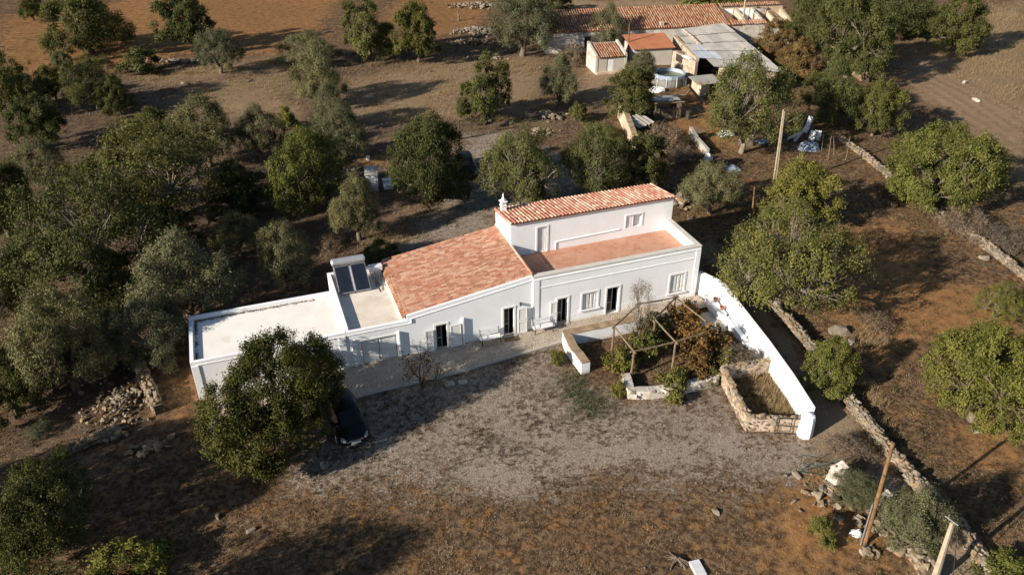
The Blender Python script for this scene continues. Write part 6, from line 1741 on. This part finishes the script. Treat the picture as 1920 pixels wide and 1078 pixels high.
# brown weed clumps rooted in the gravel
Xw, Yw = scatter(5200, -14, 18, 27, 42)
i, j = np.clip(np.searchsorted(gx, Xw), 0, nxg - 1), np.clip(np.searchsorted(gy, Yw), 0, nyg - 1)
kk = (MASK['gravel'][j * nxg + i] > .4) & ~inpoly(Xw, Yw, house_fp) & (rs.rand(len(Xw)) < np.clip(vnoise(Xw, Yw, 1.6, 61) * 2.2 - .75 - .35 * MASK['ruts'][j * nxg + i], .03, 1)); Xw, Yw = Xw[kk], Yw[kk]
Xc = np.repeat(Xw, 5) + rs.randn(len(Xw) * 5) * .09; Yc = np.repeat(Yw, 5) + rs.randn(len(Yw) * 5) * .07
tufts('gravel_weeds', 'dark brown dead weeds dotted over the gravel yard', rs, Xc, Yc, .04 + .09 * rs.rand(len(Xc)), np.full(len(Xc), 1.3), 5, .016, 'grass_brown', np.full(len(Xc), .12))
# feathery green weeds sprawling on the gravel
t_ = rs.rand(520); pa, pb = G(1068, 706), G(1118, 778)
Xg = pa.x + (pb.x - pa.x) * t_ + rs.randn(520) * .72; Yg = pa.y + (pb.y - pa.y) * t_ + rs.randn(520) * .45
tufts('green_weeds', 'feathery grey-green weed patch sprawling on the gravel yard', rs, Xg, Yg, .08 + .24 * rs.rand(520), np.full(520, 1.4), 8, .010, 'leaf_fennel', np.full(520, .4))
# tall straw
XS, YS = scatter(150000, -92, 92, 45, 145)
kk = wedge(XS, YS); XS, YS = XS[kk], YS[kk]
i, j = np.searchsorted(gx, XS), np.searchsorted(gy, YS)
mk = MASK['straw'][np.clip(j, 0, nyg - 1) * nxg + np.clip(i, 0, nxg - 1)]
mh = MASK['heath'][np.clip(j, 0, nyg - 1) * nxg + np.clip(i, 0, nxg - 1)] * .30
kk = rs.rand(len(XS)) < np.maximum(mk, mh) * np.clip(vnoise(XS, YS, 3.0, 41) * 2 - .5, 0, 1); XS, YS = XS[kk], YS[kk]
def patch(px, py, rx, ry, n):
    c = G(px, py); return c.x + rs.randn(n) * rx, c.y + rs.randn(n) * ry
extra = [patch(1432, 735, .75, 1.0, 420), patch(1465, 765, .5, .6, 200), patch(1632, 640, .5, .5, 160), (patch(1640, 752, .35, .3, 130)), patch(1625, 725, .3, .3, 90), patch(1650, 800, .4, .4, 90),
         patch(290, 148, 2.0, .5, 130), patch(360, 138, 2.4, .5, 160), patch(430, 130, 2.6, .5, 160), patch(510, 118, 1.6, .5, 110), patch(730, 118, .9, .5, 60), patch(745, 440, 1.3, .8, 180),
         patch(700, 120, .5, .4, 60), patch(935, 225, .6, .4, 70), patch(1005, 205, .4, .4, 50), patch(560, 470, 1.5, 1.2, 120), patch(1330, 470, .5, 1.4, 80)]
XS = np.concatenate([XS] + [e[0] for e in extra]); YS = np.concatenate([YS] + [e[1] for e in extra])
tufts('dry_grass', 'tall straw-coloured dry grass in strips and clumps', rs, XS, YS, .22 + .28 * rs.rand(len(XS)), np.full(len(XS), .7), 7, .013, 'grass_straw', np.full(len(XS), .5))
# pebbles and clods strewn on the soil
Xp, Yp = scatter(9000, -60, 60, 22, 95)
kk = wedge(Xp, Yp) & ~inpoly(Xp, Yp, house_fp); Xp, Yp = Xp[kk], Yp[kk]
kk = rs.rand(len(Xp)) < np.clip(vnoise(Xp, Yp, 4.0, 51) * 2.2 - .8, .05, 1); Xp, Yp = Xp[kk], Yp[kk]
for mk_, sel in (('stone', slice(0, None, 2)), ('stone_ochre', slice(1, None, 2))):
    xs, ys = Xp[sel], Yp[sel]; zs = gz(xs, ys)
    me = STONES[mk_][2]
    bv = np.array([v.co for v in me.vertices]); bf = [tuple(p.vertices) for p in me.polygons]
    s = .04 + .10 * rs.rand(len(xs)) ** 3
    a = rs.uniform(0, 6.28, len(xs)); ca, sa = np.cos(a)[:, None], np.sin(a)[:, None]
    vx = (bv[None, :, 0] * ca - bv[None, :, 1] * sa) * s[:, None] + xs[:, None]
    vy = (bv[None, :, 0] * sa + bv[None, :, 1] * ca) * s[:, None] + ys[:, None]
    vz = bv[None, :, 2] * s[:, None] * .8 + (zs + s * .2)[:, None]
    V = np.stack([vx, vy, vz], 2).reshape(-1, 3); nb = len(bv)
    tri = np.array([t for t in bf if len(t) == 3]); F = (tri[None] + (np.arange(len(xs)) * nb)[:, None, None]).reshape(-1, 3)
    o = link_mesh('pebbles', np_mesh('pebbles', V, F, mk_)); tag(o, 'small %s stones strewn over the bare ground' % ('grey' if mk_ == 'stone' else 'ochre'), 'pebbles', kind='stuff')
